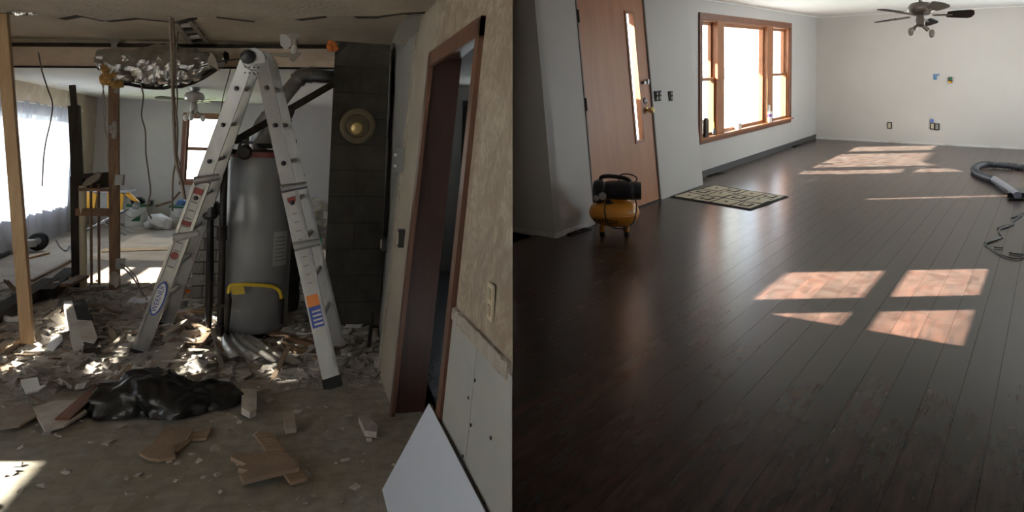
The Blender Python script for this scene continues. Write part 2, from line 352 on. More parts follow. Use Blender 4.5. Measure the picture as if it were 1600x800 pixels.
MATCRM = P('mat_cream_pile', (.72, .66, .52), .95, bump=.5, bscale=200)
HOSE = P('grey_blue_hose', (.022, .024, .03), .5)
WAND = P('steel_wand', (.35, .40, .50), .25, metal=.8)
LABELW = P('white_sticker', (.68, .67, .64), .5)
LABELG = P('dull_sticker', (.47, .465, .45), .5); GREYINK = P('worn_print', (.20, .19, .18), .6)
LABELR = P('red_sticker', (.20, .03, .028), .5)
LABELB = P('blue_sticker', (.03, .07, .36), .45)
LABELO = P('orange_sticker', (.78, .25, .05), .45)
INK = P('black_ink', (.02, .02, .02), .5)
LINOLEUM = P('glossy_dark_hall_floor', (.05, .05, .06), .22, c2=(.09, .09, .10), scale=3)
SNOW = P('pale_winter_ground', (.62, .60, .55), .9, c2=(.75, .74, .71), scale=.4)
LAWN = P('winter_lawn', (.30, .42, .16), .9, c2=(.40, .48, .24), scale=.5)
TREES = P('hazy_tree_line', (.42, .46, .44), 1, c2=(.50, .53, .52), scale=.3)
PORCHP = P('pale_porch_paint', (.70, .73, .75), .6)
TIN = P('bent_tin', (.55, .53, .50), .28, metal=.9, bump=.3, bscale=12)
FOAM = P('orange_foam', (.60, .17, .04), .9, bump=.6)
REDWOOD = P('red_brown_board', (.19, .075, .04), .5, c2=(.12, .045, .025), scale=6, stretch=(6, 1, 1))
CARD = P('plain_brown_board', (.34, .25, .18), .8, c2=(.27, .20, .145), scale=5, bump=.2)

# ================================================================== HALF-DEMOLISHED ROOM (left half of the picture)
def WL(y, z, o=0.0): return Vector((.474 - .05 * (y - 2.5) + .073 * z + o, y, z))     # the leaning right-hand wall
def wall_cells(mb, fn, u0, u1, z0, z1, holes, th):
    us = sorted({u0, u1, *[h[0] for h in holes], *[h[1] for h in holes]}); zs = sorted({z0, z1, *[h[2] for h in holes], *[h[3] for h in holes]})
    for a, b in zip(us, us[1:]):
        for c, d in zip(zs, zs[1:]):
            m, n = (a + b) / 2, (c + d) / 2
            if any(h[0] < m < h[1] and h[2] < n < h[3] for h in holes): continue
            mb.hexa([fn(a, c, 0), fn(b, c, 0), fn(b, c, th), fn(a, c, th), fn(a, d, 0), fn(b, d, 0), fn(b, d, th), fn(a, d, th)])
    return mb
XL, YB, ZF = -4.29, 14.085, 2.333
def cut(z, o): return (.5372 + .966 * o + .0981 * z) / .305          # free end of the leaning wall
# floors
m = MB(); m.prism([(XL - .1, -2.6, -.12), (.2, -2.6, -.12), (1.6, -.6, -.12), (1.2, 1.2, -.12), (.5, 1.75, -.12), (.66, 2.4, -.12), (.66, 8.1, -.12), (XL - .1, 8.1, -.12)], (0, 0, .12)); struct('floor', m, TILE, 'dusty vinyl floor of the half-demolished room')
m = MB().ab((XL - .1, 8.1, -.12), (.8, 14.2, 0)); struct('floor', m, SUB, 'bare dusty subfloor of the far room')
# left wall with three windows, back wall, far right wall, rear wall
HL = [(10.05, 12.7, .5, 1.92), (8.55, 9.6, .70, 1.10), (5.4, 7.0, .9, 1.85), (3.2, 4.35, .62, 1.31), (-1.6, 1.2, .95, 2.0)]
m = MB(); wall_cells(m, lambda u, z, o: Vector((XL - o, u, z)), -2.6, 14.2, -.1, 2.7, HL, .15); struct('wall_left', m, BEIGE, 'patched beige wall on the left')
wx0, wx1, wz0, wz1 = -2.735, -2.10, .81, 2.04
m = MB(); wall_cells(m, lambda u, z, o: Vector((u, YB + o, z)), XL - .15, .8, -.1, 2.7, [(wx0, wx1, wz0, wz1)], .15); struct('wall_back', m, BACKWALL, 'pale grey far wall behind the water heater')
m = MB().ab((.66, 6.3, -.1), (.78, 14.2, 2.7)); struct('wall_right', m, BACKWALL, 'pale far wall behind the block column')
m = MB(); wall_cells(m, lambda u, z, o: Vector((u, -2.55 - o, z)), XL - .2, 2.2, -.2, 2.8, [(-4.0, -1.5, .85, 2.15)], .15); struct('wall_front', m, BEIGE, 'wall behind the viewer')
# ceilings: stippled near layer with a torn edge, old plaster layer above it, far ceiling
edge = [(XL, 6.1), (-2.4, 5.64), (-2.2, 5.6), (-2.05, 5.72), (-1.85, 5.5), (-1.72, 5.68), (-1.45, 5.45), (-1.2, 5.5), (-1.05, 5.28), (-.85, 5.15), (-.6, 5.22), (-.45, 5.0), (-.3, 5.02), (-.12, 4.83), (.1, 4.74), (.25, 4.68), (.4, 4.5), (.545, 4.4)]
m = MB().prism([(XL - .1, -2.6, 2.42)] + [(x, y, 2.42) for x, y in edge] + [(.72, 3.1, 2.42), (.68, 2.4, 2.42), (1.0, .5, 2.42), (1.6, -.8, 2.42), (1.6, -2.6, 2.42)], (0, 0, .022))
struct('ceiling', m, CEIL_TEX, 'stippled brown near ceiling with a torn edge')
m = MB().ab((XL - .1, 3.0, 2.55), (.66, 8.6, 2.6)); struct('ceiling', m, CEIL_OLD, 'old plaster ceiling uncovered above the torn edge')
m = MB().ab((XL - .1, 7.0, ZF), (.8, 14.2, ZF + .05)); 
m = MB().prism([(XL - .1, 8.3, ZF), (.66, 7.02, ZF), (.8, 14.2, ZF), (XL - .1, 14.2, ZF)], (0, 0, .05)); struct('ceiling', m, WHITE_CEIL, 'white far ceiling')
m = MB().prism([(XL - .2, -2.7, 2.62), (1.8, -2.7, 2.62), (1.5, -.5, 2.62), (.72, 2.4, 2.62), (2.1, 8.6, 2.62), (XL - .2, 8.6, 2.62)], (0, 0, .08)); struct('ceiling', m, OLDWOOD, 'boards over the near rooms')
# dark strips standing in for the shaded gap under the torn stippled layer
m = MB()
for (a, b) in zip(edge[1:], edge[2:]):
    (R.random() < .62) and m.beam((a[0], a[1] + .03, 2.432), (b[0], b[1] + .03, 2.432),   .07 + R.random() * .06, .02)
struct('trim_1', m, DARKWOOD, 'dark strip standing in for the shaded gap where the near ceiling is torn')
# header beam between the rooms: pale board with a dark upper gap
hl, hr = Vector((-4.2, 8.28, 0)), Vector((.62, 6.86, 0))
m = MB().beam(hl + Vector((0, 0, 2.345)), hr + Vector((0, 0, 2.43)), .06, .20); struct('trim_2', m, P('pink_pine_header', (.86, .72, .58), .7, c2=(.76, .60, .47), scale=4, stretch=(1, 6, 6), bump=.1), 'pale pink pine header board between the rooms')
m = MB().beam(hl + Vector((.05, -.03, 2.462)), hr + Vector((0, -.03, 2.54)), .10, .035); m2 = MB().beam(hl + Vector((.05, .02, 2.52)), hr + Vector((0, .02, 2.57)), .06, .10); struct('trim_9', m2, CEIL_OLD, 'plaster strip above the header board'); struct('trim_3', m, DARKWOOD, 'dark gap strip above the header board')
m = MB().beam(hl + Vector((.05, -.045, 2.232)), hr + Vector((0, -.045, 2.322)), .03, .018); struct('trim_4', m, DARKWOOD, 'thin dark strip under the header board')
# leaning right-hand wall: free end, lintel, far strip
TH = .07
wr = MB()
zs = [0, .6, 1.2, 1.8, 2.45]
for a, b in zip(zs, zs[1:]):
    f = lambda z, o: WL(min(cut(z, o) - .006, 2.79), z, o)
    wr.hexa([f(a, 0), f(a, TH), WL(2.8, a, TH), WL(2.8, a, 0), f(b, 0), f(b, TH), WL(2.8, b, TH), WL(2.8, b, 0)])
wr.hexa([WL(2.8, 2.085, 0), WL(2.8, 2.085, TH), WL(4.0, 2.085, TH), WL(4.0, 2.085), WL(2.8, 2.45), WL(2.8, 2.45, TH), WL(4.0, 2.45, TH), WL(4.0, 2.45)])
wallr = struct('wall_right', wr, GLUE, 'right-hand wall of the wrecked room, stripped to swirled wallpaper glue')
ws = MB().hexa([WL(4.0, 0, 0), WL(4.0, 0, .16), WL(4.66, 0, .16), WL(4.66, 0), WL(4.0, 2.45), WL(4.0, 2.45, .16), WL(4.66, 2.45, .16), WL(4.66, 2.45)])
struct('wall_right', ws, P('old_cream_plaster', (.40, .355, .285), .7, c2=(.34, .30, .24), scale=3), 'short cream wall strip past the doorway')
m = MB()
for a, b in zip(zs, zs[1:]):
    m.hexa([WL(4.655, a, -.012), WL(4.655, a, .05), WL(4.70, a, .05), WL(4.70 + R.uniform(-.01, .03), a, -.012), WL(4.655, b, -.012), WL(4.655, b, .05), WL(4.70, b, .05), WL(4.7, b, -.012)])
struct('trim_5', m, TORN, 'torn plaster edge at the end of the cream wall strip')
m = MB().hexa([(.41, 4.70, 0), (.56, 4.70, 0), (.62, 6.6, 0), (.455, 6.6, 0), (.565, 4.70, 2.5), (.70, 4.70, 2.5), (.62, 6.6, 2.5), (.465, 6.6, 2.5)])
struct('wall_right', m, P('bare_grey_drywall', (.44, .43, .41), .75, c2=(.34, .33, .31), scale=2), 'bare grey drywall between cream strip and block column')
# white lower panel on the free end (pieces with seam)
def wains(y0f, y1, name, label):
    m = MB(); zt = .83
    for a, b in ((0, .4), (.4, zt)):
        p = y0f
        m.hexa([WL(p(a, -.01), a, -.010), WL(p(a, 0), a, 0), WL(y1, a, 0), WL(y1, a, -.010), WL(p(b, -.01), b, -.010), WL(p(b, 0), b, 0), WL(y1, b, 0), WL(y1, b, -.010)])
    o = part(name, m, DRYWALL, wallr, label=label); return o
wains(lambda z, o: cut(z, o), 2.395, 'panel', None); pan = wains(lambda z, o: 2.402, 2.795, 'panel', None)
m = MB()
for i in range(8):
    a, b = max(2.0 + i * .1, 2.035), 2.1 + i * .1
    m.hexa([WL(a, .815 + R.uniform(-.012, .0), -.016), WL(a, .815, 0), WL(b, .815, 0), WL(b, .815 + R.uniform(-.012, 0), -.016), WL(a, .86, -.016), WL(a, .86, 0), WL(b, .86, 0), WL(b, .86 + R.uniform(-.01, .01), -.016)])
part('torn_strip', m, TORN, wallr)
for (yy, zz) in ((2.37, .7), (2.365, .55), (2.37, .35), (2.43, .62), (2.425, .42), (2.43, .2), (2.13, .6), (2.13, .4), (2.37, .15)):
    part('screw', MB().lathe([(.006, 0), (.006, .004)], WL(yy, zz, -.013), 8, Matrix.Rotation(-math.pi / 2, 3, 'Y')), INK, wallr)
# doorway: maroon jamb, brown casing
m = MB()
m.hexa([WL(3.975, 0, 0), WL(3.975, 0, .175), WL(4.01, 0, .175), WL(4.01, 0, 0), WL(3.975, 2.085, 0), WL(3.975, 2.085, .175), WL(4.01, 2.085, .175), WL(4.01, 2.085, 0)])
m.hexa([WL(2.795, 0, 0), WL(2.795, 0, .075), WL(2.82, 0, .075), WL(2.82, 0, 0), WL(2.795, 2.085, 0), WL(2.795, 2.085, .075), WL(2.82, 2.085, .075), WL(2.82, 2.085, 0)])
m.hexa([WL(2.8, 2.06, 0), WL(2.8, 2.06, .075), WL(4.0, 2.06, .17), WL(4.0, 2.06, 0), WL(2.8, 2.09, 0), WL(2.8, 2.09, .075), WL(4.0, 2.09, .17), WL(4.0, 2.09, 0)])
dj = struct('door_2', m, MAROON, 'maroon door jamb of the doorway in the stripped wall')
def cas(y0, y1, z0, z1): return MB().hexa([WL(y0, z0, -.022), WL(y0, z0, 0), WL(y1, z0, 0), WL(y1, z0, -.022), WL(y0, z1, -.022), WL(y0, z1, 0), WL(y1, z1, 0), WL(y1, z1, -.022)])
part('casing', cas(2.80, 2.87, 0, 2.085), CASING, dj); part('casing', cas(3.93, 4.0, 0, 2.085), CASING, dj); part('casing', cas(2.80, 4.0, 2.0, 2.09), CASING, dj)
# hall behind the doorway
hx = lambda y, z: .2657 * y + .0286 * (1.5 - z) - .012
m = MB().prism([(.55, 2.9, -.11), (.70, 2.9, -.11), (hx(8.6, 0), 8.6, -.11), (.6, 8.6, -.11)], (0, 0, .11)); struct('floor', m, LINOLEUM, 'glossy dark hall floor through the doorway')
m = MB().prism([(.6, 2.9, 2.36), (.70, 2.9, 2.36), (hx(8.6, 2.4), 8.6, 2.36), (.6, 8.6, 2.36)], (0, 0, .05)); struct('ceiling', m, WHITE_CEIL, 'hall ceiling through the doorway')
m = MB().hexa([(hx(3, 0) - .03, 3, -.1), (hx(3, 0), 3, -.1), (hx(8.7, 0), 8.7, -.1), (hx(8.7, 0) - .06, 8.7, -.1), (hx(3, 2.5) - .03, 3, 2.5), (hx(3, 2.5), 3, 2.5), (hx(8.7, 2.5), 8.7, 2.5), (hx(8.7, 2.5) - .06, 8.7, 2.5)])
struct('wall_right', m, PAINT, 'hall side wall behind the doorway')
h0, h1 = LP(725, 163, 8.5), LP(752, 300, 8.5)
m = MB(); wall_cells(m, lambda u, z, o: Vector((u, 8.5 + o, z)), .5, 2.3, -.1, 2.5, [(h0.x, h1.x, h1.z, h0.z)], .12); struct('wall_back', m, PAINT, 'grey hall end wall seen through the doorway')
m = MB().ab((.6, 4.66, -.1), (.64, 8.5, 2.5)); struct('wall_left', m, PAINT, 'hall wall behind the block column')
def simple_window(name, fn, u0, u1, z0, z1, fw, depth, mat, rail=True, label=None, glass=True):
    # fn(u, z, o): o = depth outwards from the room face
    def bar(a, b, c, d, o0, o1): return MB().hexa([fn(a, c, o0), fn(b, c, o0), fn(b, c, o1), fn(a, c, o1), fn(a, d, o0), fn(b, d, o0), fn(b, d, o1), fn(a, d, o1)])
    o = struct(name, bar(u0 - fw, u1 + fw, z1, z1 + fw, -.02, depth), mat, label)
    part('casing', bar(u0 - fw, u0, z0, z1, -.02, depth), mat, o); part('casing', bar(u1, u1 + fw, z0, z1, -.02, depth), mat, o)
    part('sill', bar(u0 - fw, u1 + fw, z0 - fw, z0, -.04, depth), mat, o)
    zm = (z0 + z1) / 2; s = .035
    if rail:
        part('meeting_rail', bar(u0, u1, zm - .02, zm + .02, depth * .4, depth * .7), mat, o)
    for c, d in (((z0, zm), (zm, z1)) if rail else ((z0, z1),)):
        sa = MB()
        for q in ((u0, u0 + s, c, d), (u1 - s, u1, c, d), (u0 + s, u1 - s, c, c + s), (u0 + s, u1 - s, d - s, d)):
            sa.v += (b2 := bar(*q, depth * .45, depth * .65)).v; k = len(sa.v) - 8; sa.f += [tuple(i + k for i in f) for f in b2.f]
        so = part('sash', sa, mat, o)
        if glass: part('pane', bar(u0 + s, u1 - s, c + s, d - s, depth * .54, depth * .56), GLASS, so)
    return o
simple_window('window_2', lambda u, z, o: Vector((u, YB + o, z)), wx0, wx1, wz0, wz1, .075, .12, WINDARK, label='small wood-framed double-hung window in the far wall')
simple_window('window_3', lambda u, z, o: Vector((XL - o, u, z)), 10.05, 12.7, .5, 1.92, .07, .12, WINDARK, rail=False, label='wide window behind the sheer curtain')
simple_window('window_4', lambda u, z, o: Vector((XL - o, u, z)), 8.55, 9.6, .70, 1.10, .07, .12, WINDARK, label='bare side window beyond the curtain')
simple_window('window_5', lambda u, z, o: Vector((XL - o, u, z)), 5.4, 7.0, .9, 1.85, .07, .12, WINDARK, label='side window nearest the leaning pine stud')
simple_window('window_6', lambda u, z, o: Vector((XL - o, u, z)), 3.2, 4.35, .62, 1.31, .07, .12, WINDARK, label='side window beside the viewer')
# added boards across the unseen side window, gapped to streak sun on the rubble
b6 = thing('sun_streak_boards', 'added rough boards across the side window, gapped to streak the sun', 'boards', (XL - .14, 6.1, .9))
for k in range(5):
    part('board', MB().beam((XL - .17, 5.25, .98 + k * .22), (XL - .17, 7.15, .98 + k * .22 + (-.018, .012, -.01, .02, .0)[k]), .02, .196), LATHW, b6)
simple_window('window_10', lambda u, z, o: Vector((u, -2.55 - o, z)), -4.0, -1.5, .85, 2.15, .07, .12, WINDARK, rail=False, label='added fill window behind the viewer')  # unseen window added to fill the foreground with daylight
simple_window('window_11', lambda u, z, o: Vector((XL - o, u, z)), -1.6, 1.2, .95, 2.0, .07, .12, WINDARK, label='added near fill window left of the viewer')  # unseen side window added as fill for the leaning sheet
struct('sun_block_near', MB().ab((XL - 3.8, -2.5, 2.3), (XL - .2, 2.6, 2.4)), OLDWOOD, 'added slab outside the near side window, blocking its sun')  # added slab that blocks direct sun at this fill window
simple_window('window_7', lambda u, z, o: Vector((u, 8.5 + o, z)), h0.x + .03, h1.x, h1.z, h0.z, .045, .10, BLACK, label='black-framed window at the end of the hall')
m = MB().tube([LP(700, 106, 8.4), LP(760, 106, 8.4)], .012, 6); single('curtain_rod', 'dark curtain rod above the black-framed hall window', 'rod', m, BLACKMET)
# ground outside
m = MB().ab((-60, -30, -.5), (-4.6, 70, -.4)); struct('ground', m, SNOW, 'pale ground outside on the left')
m = MB().ab((-4.6, 14.4, -.5), (3, 70, -.4)); struct('ground', m, LAWN, 'green lawn outside the far window')
m = MB()
for k in range(40):
    m.ball((-22 + k * .9, 58 + R.uniform(-2, 2), 1), (1.6, 1, R.uniform(1.5, 4)), 8, 6)
single('tree_line', 'hazy tree line far outside the small far window', 'trees', m, TREES, kind='stuff')

# ---- concrete block column
col = thing('block_column', 'dark concrete block chimney column with a round brass flue cover', 'column', (.21, 6.1, 0))
part('mortar', MB().ab((-.018, 5.878, 0), (.437, 6.335, 2.41)), MORTAR, col)
ch = 2.42 / 11
for k in range(11):
    z0 = k * ch + .005; z1 = (k + 1) * ch - .005
    cuts = [-.025, .2, .444] if k % 2 else [-.025, .444]
    for a, b in zip(cuts, cuts[1:]):
        j = R.uniform(-.004, .004)
        part('block', MB().ab((a + .003, 5.87 + j, z0), (b - .003, 6.34 + j, z1)), BLOCK, col)
fc = LP(559, 197, 5.862)
fo = single('flue_cover', 'round tarnished brass flue cover on the block column', 'cover', MB().lathe([(.145, 0), (.15, .012), (.125, .022), (.10, .018), (.095, .03), (.06, .045), (0.01, .05)], fc, 28, Matrix.Rotation(math.pi / 2, 3, 'X')), BRASS, fc, smooth=True)
part('knob', MB().lathe([(.05, 0), (.06, .012), (.045, .035), (.01, .045)], fc + Vector((-.012, -.03, -.02)), 20, Matrix.Rotation(math.pi / 2, 3, 'X')), P('bright_brass', (.62, .47, .2), .35, metal=.5), fo, smooth=True)
m = MB()
for k in range(9): m.ball(LP(519 + R.uniform(-4, 7), 72 + R.uniform(-5, 6), 5.87), R.uniform(.012, .03), 8, 6)
single('foam_blob', 'orange expanding foam at the top corner of the block column', 'foam', m, FOAM, smooth=True)
# steel boxes on the bare wall
for i, (px, py, lb) in enumerate(((595, 381, 'dark outlet box low on the bare drywall beside the block column'), (625, 372, 'dark outlet box on the cream wall strip by the doorway'))):
    c = aty(LR, px, py, 5.6 if i == 0 else 4.3)
    c.x = (.455 if i == 0 else WL(4.3, c.z).x) - .015 + (0.0)
    if i == 0: c.x = .41 + .06 * .5 + .155 * c.z / 2.5 * .5 - .03
    b = thing('outlet_box', lb, 'outlet', c); part('box', MB().box(c, (.04, .07, .11)), DARKBOX, b); part('receptacle', MB().box(c + Vector((-.022, 0, 0)), (.012, .035, .07)), IVORY, b)
c = WL(4.64, aty(LR, 652, 250, 4.66).z, -.03)
b = thing('switch_box', 'grey steel switch box at the torn end of the cream wall strip', 'switch', c); part('box', MB().box(c, (.06, .05, .16)), BOXGREY, b)
for dz in (-.045, .03): part('screw', MB().ball(c + Vector((-.032, -.02, dz)), .012, 8, 6), WHITEPL, b)
c = WL(2.28, 1.0, -.004); c = WL(2.30, aty(LR, 752, 472, 2.3).z, -.006)
b = thing('wall_outlet', 'ivory outlet plate on the glue-streaked wall above the white panel', 'outlet', c); part('plate', MB().box(c, (.008, .075, .125)), IVORY, b)
for dz in (-.028, .028): part('socket', MB().box(c + Vector((-.005, 0, dz)), (.006, .035, .035)), P('tan_socket', (.36, .30, .2), .5), b)
# dark iron rod leaning by column
single('iron_rod', 'thin black iron rod leaning in the corner right of the block column', 'rod', MB().tube([LP(573, 570, 5.0), LP(582, 490, 5.3)], .014, 8), BLACKMET)
# drywall flap high on the right
fl_ = [LP(x, y, 4.62) for x, y in ((612, 66), (624, 40), (640, 20), (655, 26), (654, 48), (640, 60), (632, 72))]
single('drywall_flap', 'grey torn drywall flap hanging at the ceiling above the cream wall strip', 'drywall', MB().prism(fl_, (0, .02, .004)), P('grey_drywall_paper', (.22, .21, .19), .85, bump=.3))

# ---- leaning pine stud
single('wood_stud', 'pale new pine stud standing in front of the sheer curtain', 'stud', MB().beam(LF(45, 550), LP(3, 22, 5.7), .075, .05, up=(0, -1, .1)), PINE)
# ---- partition remnant
PY = 7.7
st = thing('charred_stud', 'blackened broken stud at the left of the wrecked partition', 'stud', LF(125, 455))
a, b_ = LF(124, 455), LP(114, 140, PY - .05)
m = MB().beam(a, LP(121, 275, PY), .115, .06, up=(0, -1, 0)); m.beam(LP(121, 276, PY), LP(116, 165, PY), .10, .05, up=(0, -1, 0)); m.beam(LP(116, 166, PY), LP(113, 133, PY), .05, .04, up=(0, -1, 0))
part('post', m, DARKWOOD, st)
m = MB()
for k in range(6): m.box(LP(126 + R.uniform(-1, 1), 300 + k * 26, PY + .05), (.03, .03, R.uniform(.05, .12)))
part('splinters', m, OLDWOOD, st, stuff=True)
bs = thing('brown_stud', 'rough brown stud with plaster crumbs at the right of the wrecked partition', 'stud', LF(180, 460))
part('post', MB().beam(LF(179.5, 460), LP(178, 122, 7.55), .088, .05, up=(0, -1, 0)), OLDWOOD, bs)
m = MB()
for k in range(16): m.ball(LP(R.uniform(171, 184), R.choice((135, 200, 210, 225, 430, 440)) + R.uniform(-8, 8), 7.5), (R.uniform(.015, .04), .02, R.uniform(.015, .05)), 6, 5)
part('plaster_crumbs', m, PLASTER, bs, stuff=True)
for (px, py) in ((187, 281), (188, 412)):
    c = LP(px, py, 7.5); part('junction_box', MB().box(c, (.07, .06, .10)), BOXGREY, bs)
nb = thing('nailed_blocking', 'dark blocking boards nailed between the two studs of the wrecked partition', 'blocking', LP(150, 337, PY))
part('top_board', MB().beam(LP(120, 276, PY), LP(183, 272, PY - .1), .05, .05, up=(0, -1, 0)), DARKWOOD, nb)
part('backing_board', MB().beam(LP(122, 284, PY + .06), LP(182, 282, PY), .03, .14), DARKWOOD, nb)
part('crossbar', MB().beam(LP(120, 331, PY), LP(183, 332, PY - .1), .05, .075), OLDWOOD, nb)
part('bottom_plate', MB().beam(LF(125, 458), LF(183, 452), .09, .045), DARKWOOD, nb)
part('ledge', MB().beam(LP(124, 296, PY - .03), LP(182, 297, PY - .1), .06, .03), OLDWOOD, nb)
m = MB().prism([LP(x, y, PY - .12) for x, y in ((128, 288), (135, 280), (150, 270), (158, 272), (152, 282), (142, 288), (133, 292))], (.0, .06, .01)); single('plaster_slab', 'pale broken plaster slab resting on the blocking of the wrecked partition', 'plaster', m, PAPER)
single('plastic_pipe', 'cream plastic pipe standing in the wrecked partition', 'pipe', MB().tube([LF(130, 455), LP(129, 290, PY - .02)], .034, 12), CREAM, smooth=True)
for px, lb in ((143, 'left of two thin rusty rods in the wrecked partition'), (155, 'right of two thin rusty rods in the wrecked partition')):
    single('steel_rod', lb, 'rod', MB().tube([LF(px, 453), LP(px - 1, 288, PY)], .013, 8), OLDWOOD)
# ---- sheer curtain
cu = thing('sheer_curtain', 'sheer white curtain glowing over the wide left window', 'curtain', (XL + .12, 11.2, 0))
def cfn(u, v):
    y = 9.6 + u * 3.35; f = math.sin(u * 95 + math.sin(u * 17) * 2) * .028 + math.sin(u * 41) * .02
    return Vector((XL + .13 + f * (1.15 - .5 * v) + (.16 * (1 - v) ** 3 * (1 - u)), y, .012 + v * 2.02 + .02 * math.sin(u * 60) * (v > .97)))
part('fabric', MB().grid(cfn, 260, 10), SHEER, cu, smooth=True)
part('rod', MB().tube([(XL + .12, 9.5, 2.03), (XL + .12, 13.0, 2.03)], .01, 8), WHITEPL, cu)
# ---- ceiling fans
PART = part
def fan(name, label, hub, ztop, rad, ang0, blades, mats, tilt=.16, bw=.13, lean=None, nb=3, k=1.0):
    t = thing(name, label, 'ceiling fan', hub); h = Vector(hub); LM = lean or Matrix.Identity(3); H0 = h.copy()
    def part(nm, mb, mat, par, smooth=False):
        if nm not in ('canopy', 'downrod'): mb.v = [H0 + LM @ (p - H0) * (k if nm in ('motor_housing', 'light_kit', 'lamp_arm', 'bulb') else 1) for p in mb.v]
        return PART(nm, mb, mat, par, smooth)
    part('canopy', MB().lathe([(.02, -.07), (.06, -.05), (.075, 0)], (h.x, h.y, ztop), 20), FAN_MET, t, smooth=True)
    part('downrod', MB().tube([(h.x, h.y, ztop - .05), h], .014, 10), FAN_MET, t, smooth=True)
    part('motor_housing', MB().lathe([(.03, -.10), (.10, -.085), (.135, -.05), (.14, 0), (.11, .045), (.03, .07)], h, 24), FAN_MET, t, smooth=True)
    for j in range(blades):
        a = ang0 + j * 2 * math.pi / blades; d = Vector((math.cos(a), math.sin(a), 0)); s = Vector((-d.y, d.x, 0)); s2 = s * math.cos(tilt) + Vector((0, 0, math.sin(tilt)))
        o = h + Vector((0, 0, -.07))
        br = part('blade_arm', MB().beam(o + d * .09, o + d * .24, .03, .01), FAN_MET, t)
        pts = [(.20, -.045), (.25, -bw * .45), (rad * .9, -bw * .56), (rad * .97, -bw * .42), (rad, 0), (rad * .97, bw * .42), (rad * .9, bw * .56), (.25, bw * .45), (.20, .045)]
        part('blade', MB().prism([o + d * x + s2 * y for x, y in pts], (0, 0, .008)), mats[j % len(mats)], t)
    part('light_kit', MB().lathe([(.015, -.24), (.05, -.22), (.055, -.16), (.04, -.10)], h, 16), FAN_MET, t, smooth=True)
    for j in range(nb):
        a = .5 + j * (2.094 if nb == 3 else 3.6); d = Vector((math.cos(a), math.sin(a), -.95)).normalized(); o = h + Vector((0, 0, -.19))
        part('lamp_arm', MB().tube([o, o + d * .13], [.018, .026], 10), FAN_MET, t, smooth=True)
        part('bulb', MB().ball(o + d * .185, (.036, .036, .052), 12, 8), BULB, t, smooth=True)
    return t
fan('ceiling_fan', 'nickel ceiling fan hanging in the far room of the wrecked house', LP(304, 150, 10.6), ZF, .62, .25, 5, [FANPALE, FANBLADE, FANPALE, FANBLADE, FANBLADE])
# ---- porcelain lamp holders
for (p, lb) in ((atz(LR, 180, 62, 2.55), 'left porcelain lamp holder with bare bulb, above the hanging foil'), (atz(LR, 461, 54, 2.55), 'right porcelain lamp holder with bare bulb, near the block column')):
    t = thing('lamp_holder', lb, 'light fixture', p)
    part('base', MB().lathe([(.025, -.06), (.04, -.045), (.075, -.012), (.08, 0)], p, 20), PORC, t, smooth=True)
    part('socket', MB().lathe([(.028, -.10), (.034, -.05)], p, 14), PORC, t, smooth=True)
    part('bulb', MB().lathe([(.004, -.185), (.022, -.178), (.034, -.155), (.031, -.13), (.02, -.10)], p, 16), BULB, t, smooth=True)
# ---- hanging foil insulation
def foil(u, v):
    a = v * 2 * math.pi; px = 156 + u * 197
    top = 76 + 5 * math.sin(u * 9) ; bot = 122 + 12 * math.sin(u * 2.6 + .6) - 22 * max(0, u - .72) / .28 - (20 * max(0, .12 - u) / .12)
    mid = (top + bot) / 2; hf = (bot - top) / 2
    p = LP(px, mid - math.cos(a) * hf, 7.34 - .42 * u); p += Vector((0, math.sin(a) * .13, 0))
    nv = noise.noise_vector(p * 7) * .035 + noise.noise_vector(p * 17) * .022
    return p + nv
fo = thing('foil_insulation', 'crumpled foil-faced insulation sagging from the torn ceiling', 'insulation', LP(255, 130, 7.1))
part('foil_facing', MB().grid(foil, 90, 30), FOIL, fo)
m = MB()
for k in range(26):
    m.ball(LP(R.uniform(163, 186), R.uniform(103, 134), 7.2), (R.uniform(.02, .06), .05, R.uniform(.02, .05)), 8, 6, lambda p: p + noise.noise_vector(p * 25) * .02)
part('glass_wool', m, GLASSWOOL, fo)
m = MB().tube([foil(t, .44) + Vector((0, -.06, -.03)) for t in [.1, .22, .34, .42, .5, .58, .66, .74, .84, .92, .98]], .018, 6); part('torn_paper_edge', m, DARKWOOD, fo)
m = MB().grid(lambda u, v: (lambda p: p + noise.noise_vector(p * 14) * .02)(LP(8 + u * 56, 14 + v * 9, 5.55)), 24, 8); single('foil_scrap', 'shiny foil scrap showing in the torn ceiling above the pine stud', 'foil', m, FOIL)
# ceiling slot with slats, torn flaps
sl = [atz(LR, x, y, 2.545) for x, y in ((272, 32), (296, 30), (332, 74), (308, 77))]
t = thing('ceiling_slot', 'broken slot in the old ceiling with black backing and pale cross slats', 'opening', sl[0])
part('backing', MB().prism(sl, (0, 0, .004)), DARKBOX, t)
for k in range(5):
    f_ = .12 + k * .19; a = sl[0].lerp(sl[3], f_); b = sl[1].lerp(sl[2], f_); part('slat', MB().beam(a + Vector((0, 0, -.012)), b + Vector((0, 0, -.012)), .09, .014), WHITEPL if k % 2 == 0 else BOXGREY, t)
part('side_rail', MB().beam(sl[0], sl[3], .05, .05), TORN, t); part('side_rail', MB().beam(sl[1], sl[2], .04, .04), TORN, t)
for (pts, lb, mt) in ((((437, 30), (452, 31), (455, 72), (446, 78), (438, 70)), 'pale torn paper strip hanging beside the right porcelain lamp holder', WHITEPL), (((330, 82), (336, 90), (343, 112), (331, 102), (324, 104), (326, 90)), 'brown torn ceiling paper hanging at the right end of the foil', CEIL_TEX), (((418, 82), (472, 82), (463, 93), (457, 97), (450, 90), (430, 88)), 'brown torn paper patch hanging on the header board', CEIL_TEX)):
    Y = 6.55 if pts[0][0] > 400 else 6.3
    single('torn_flap', lb, 'paper', MB().prism([LP(x, y, Y) for x, y in pts], (0, .008, 0)), mt)
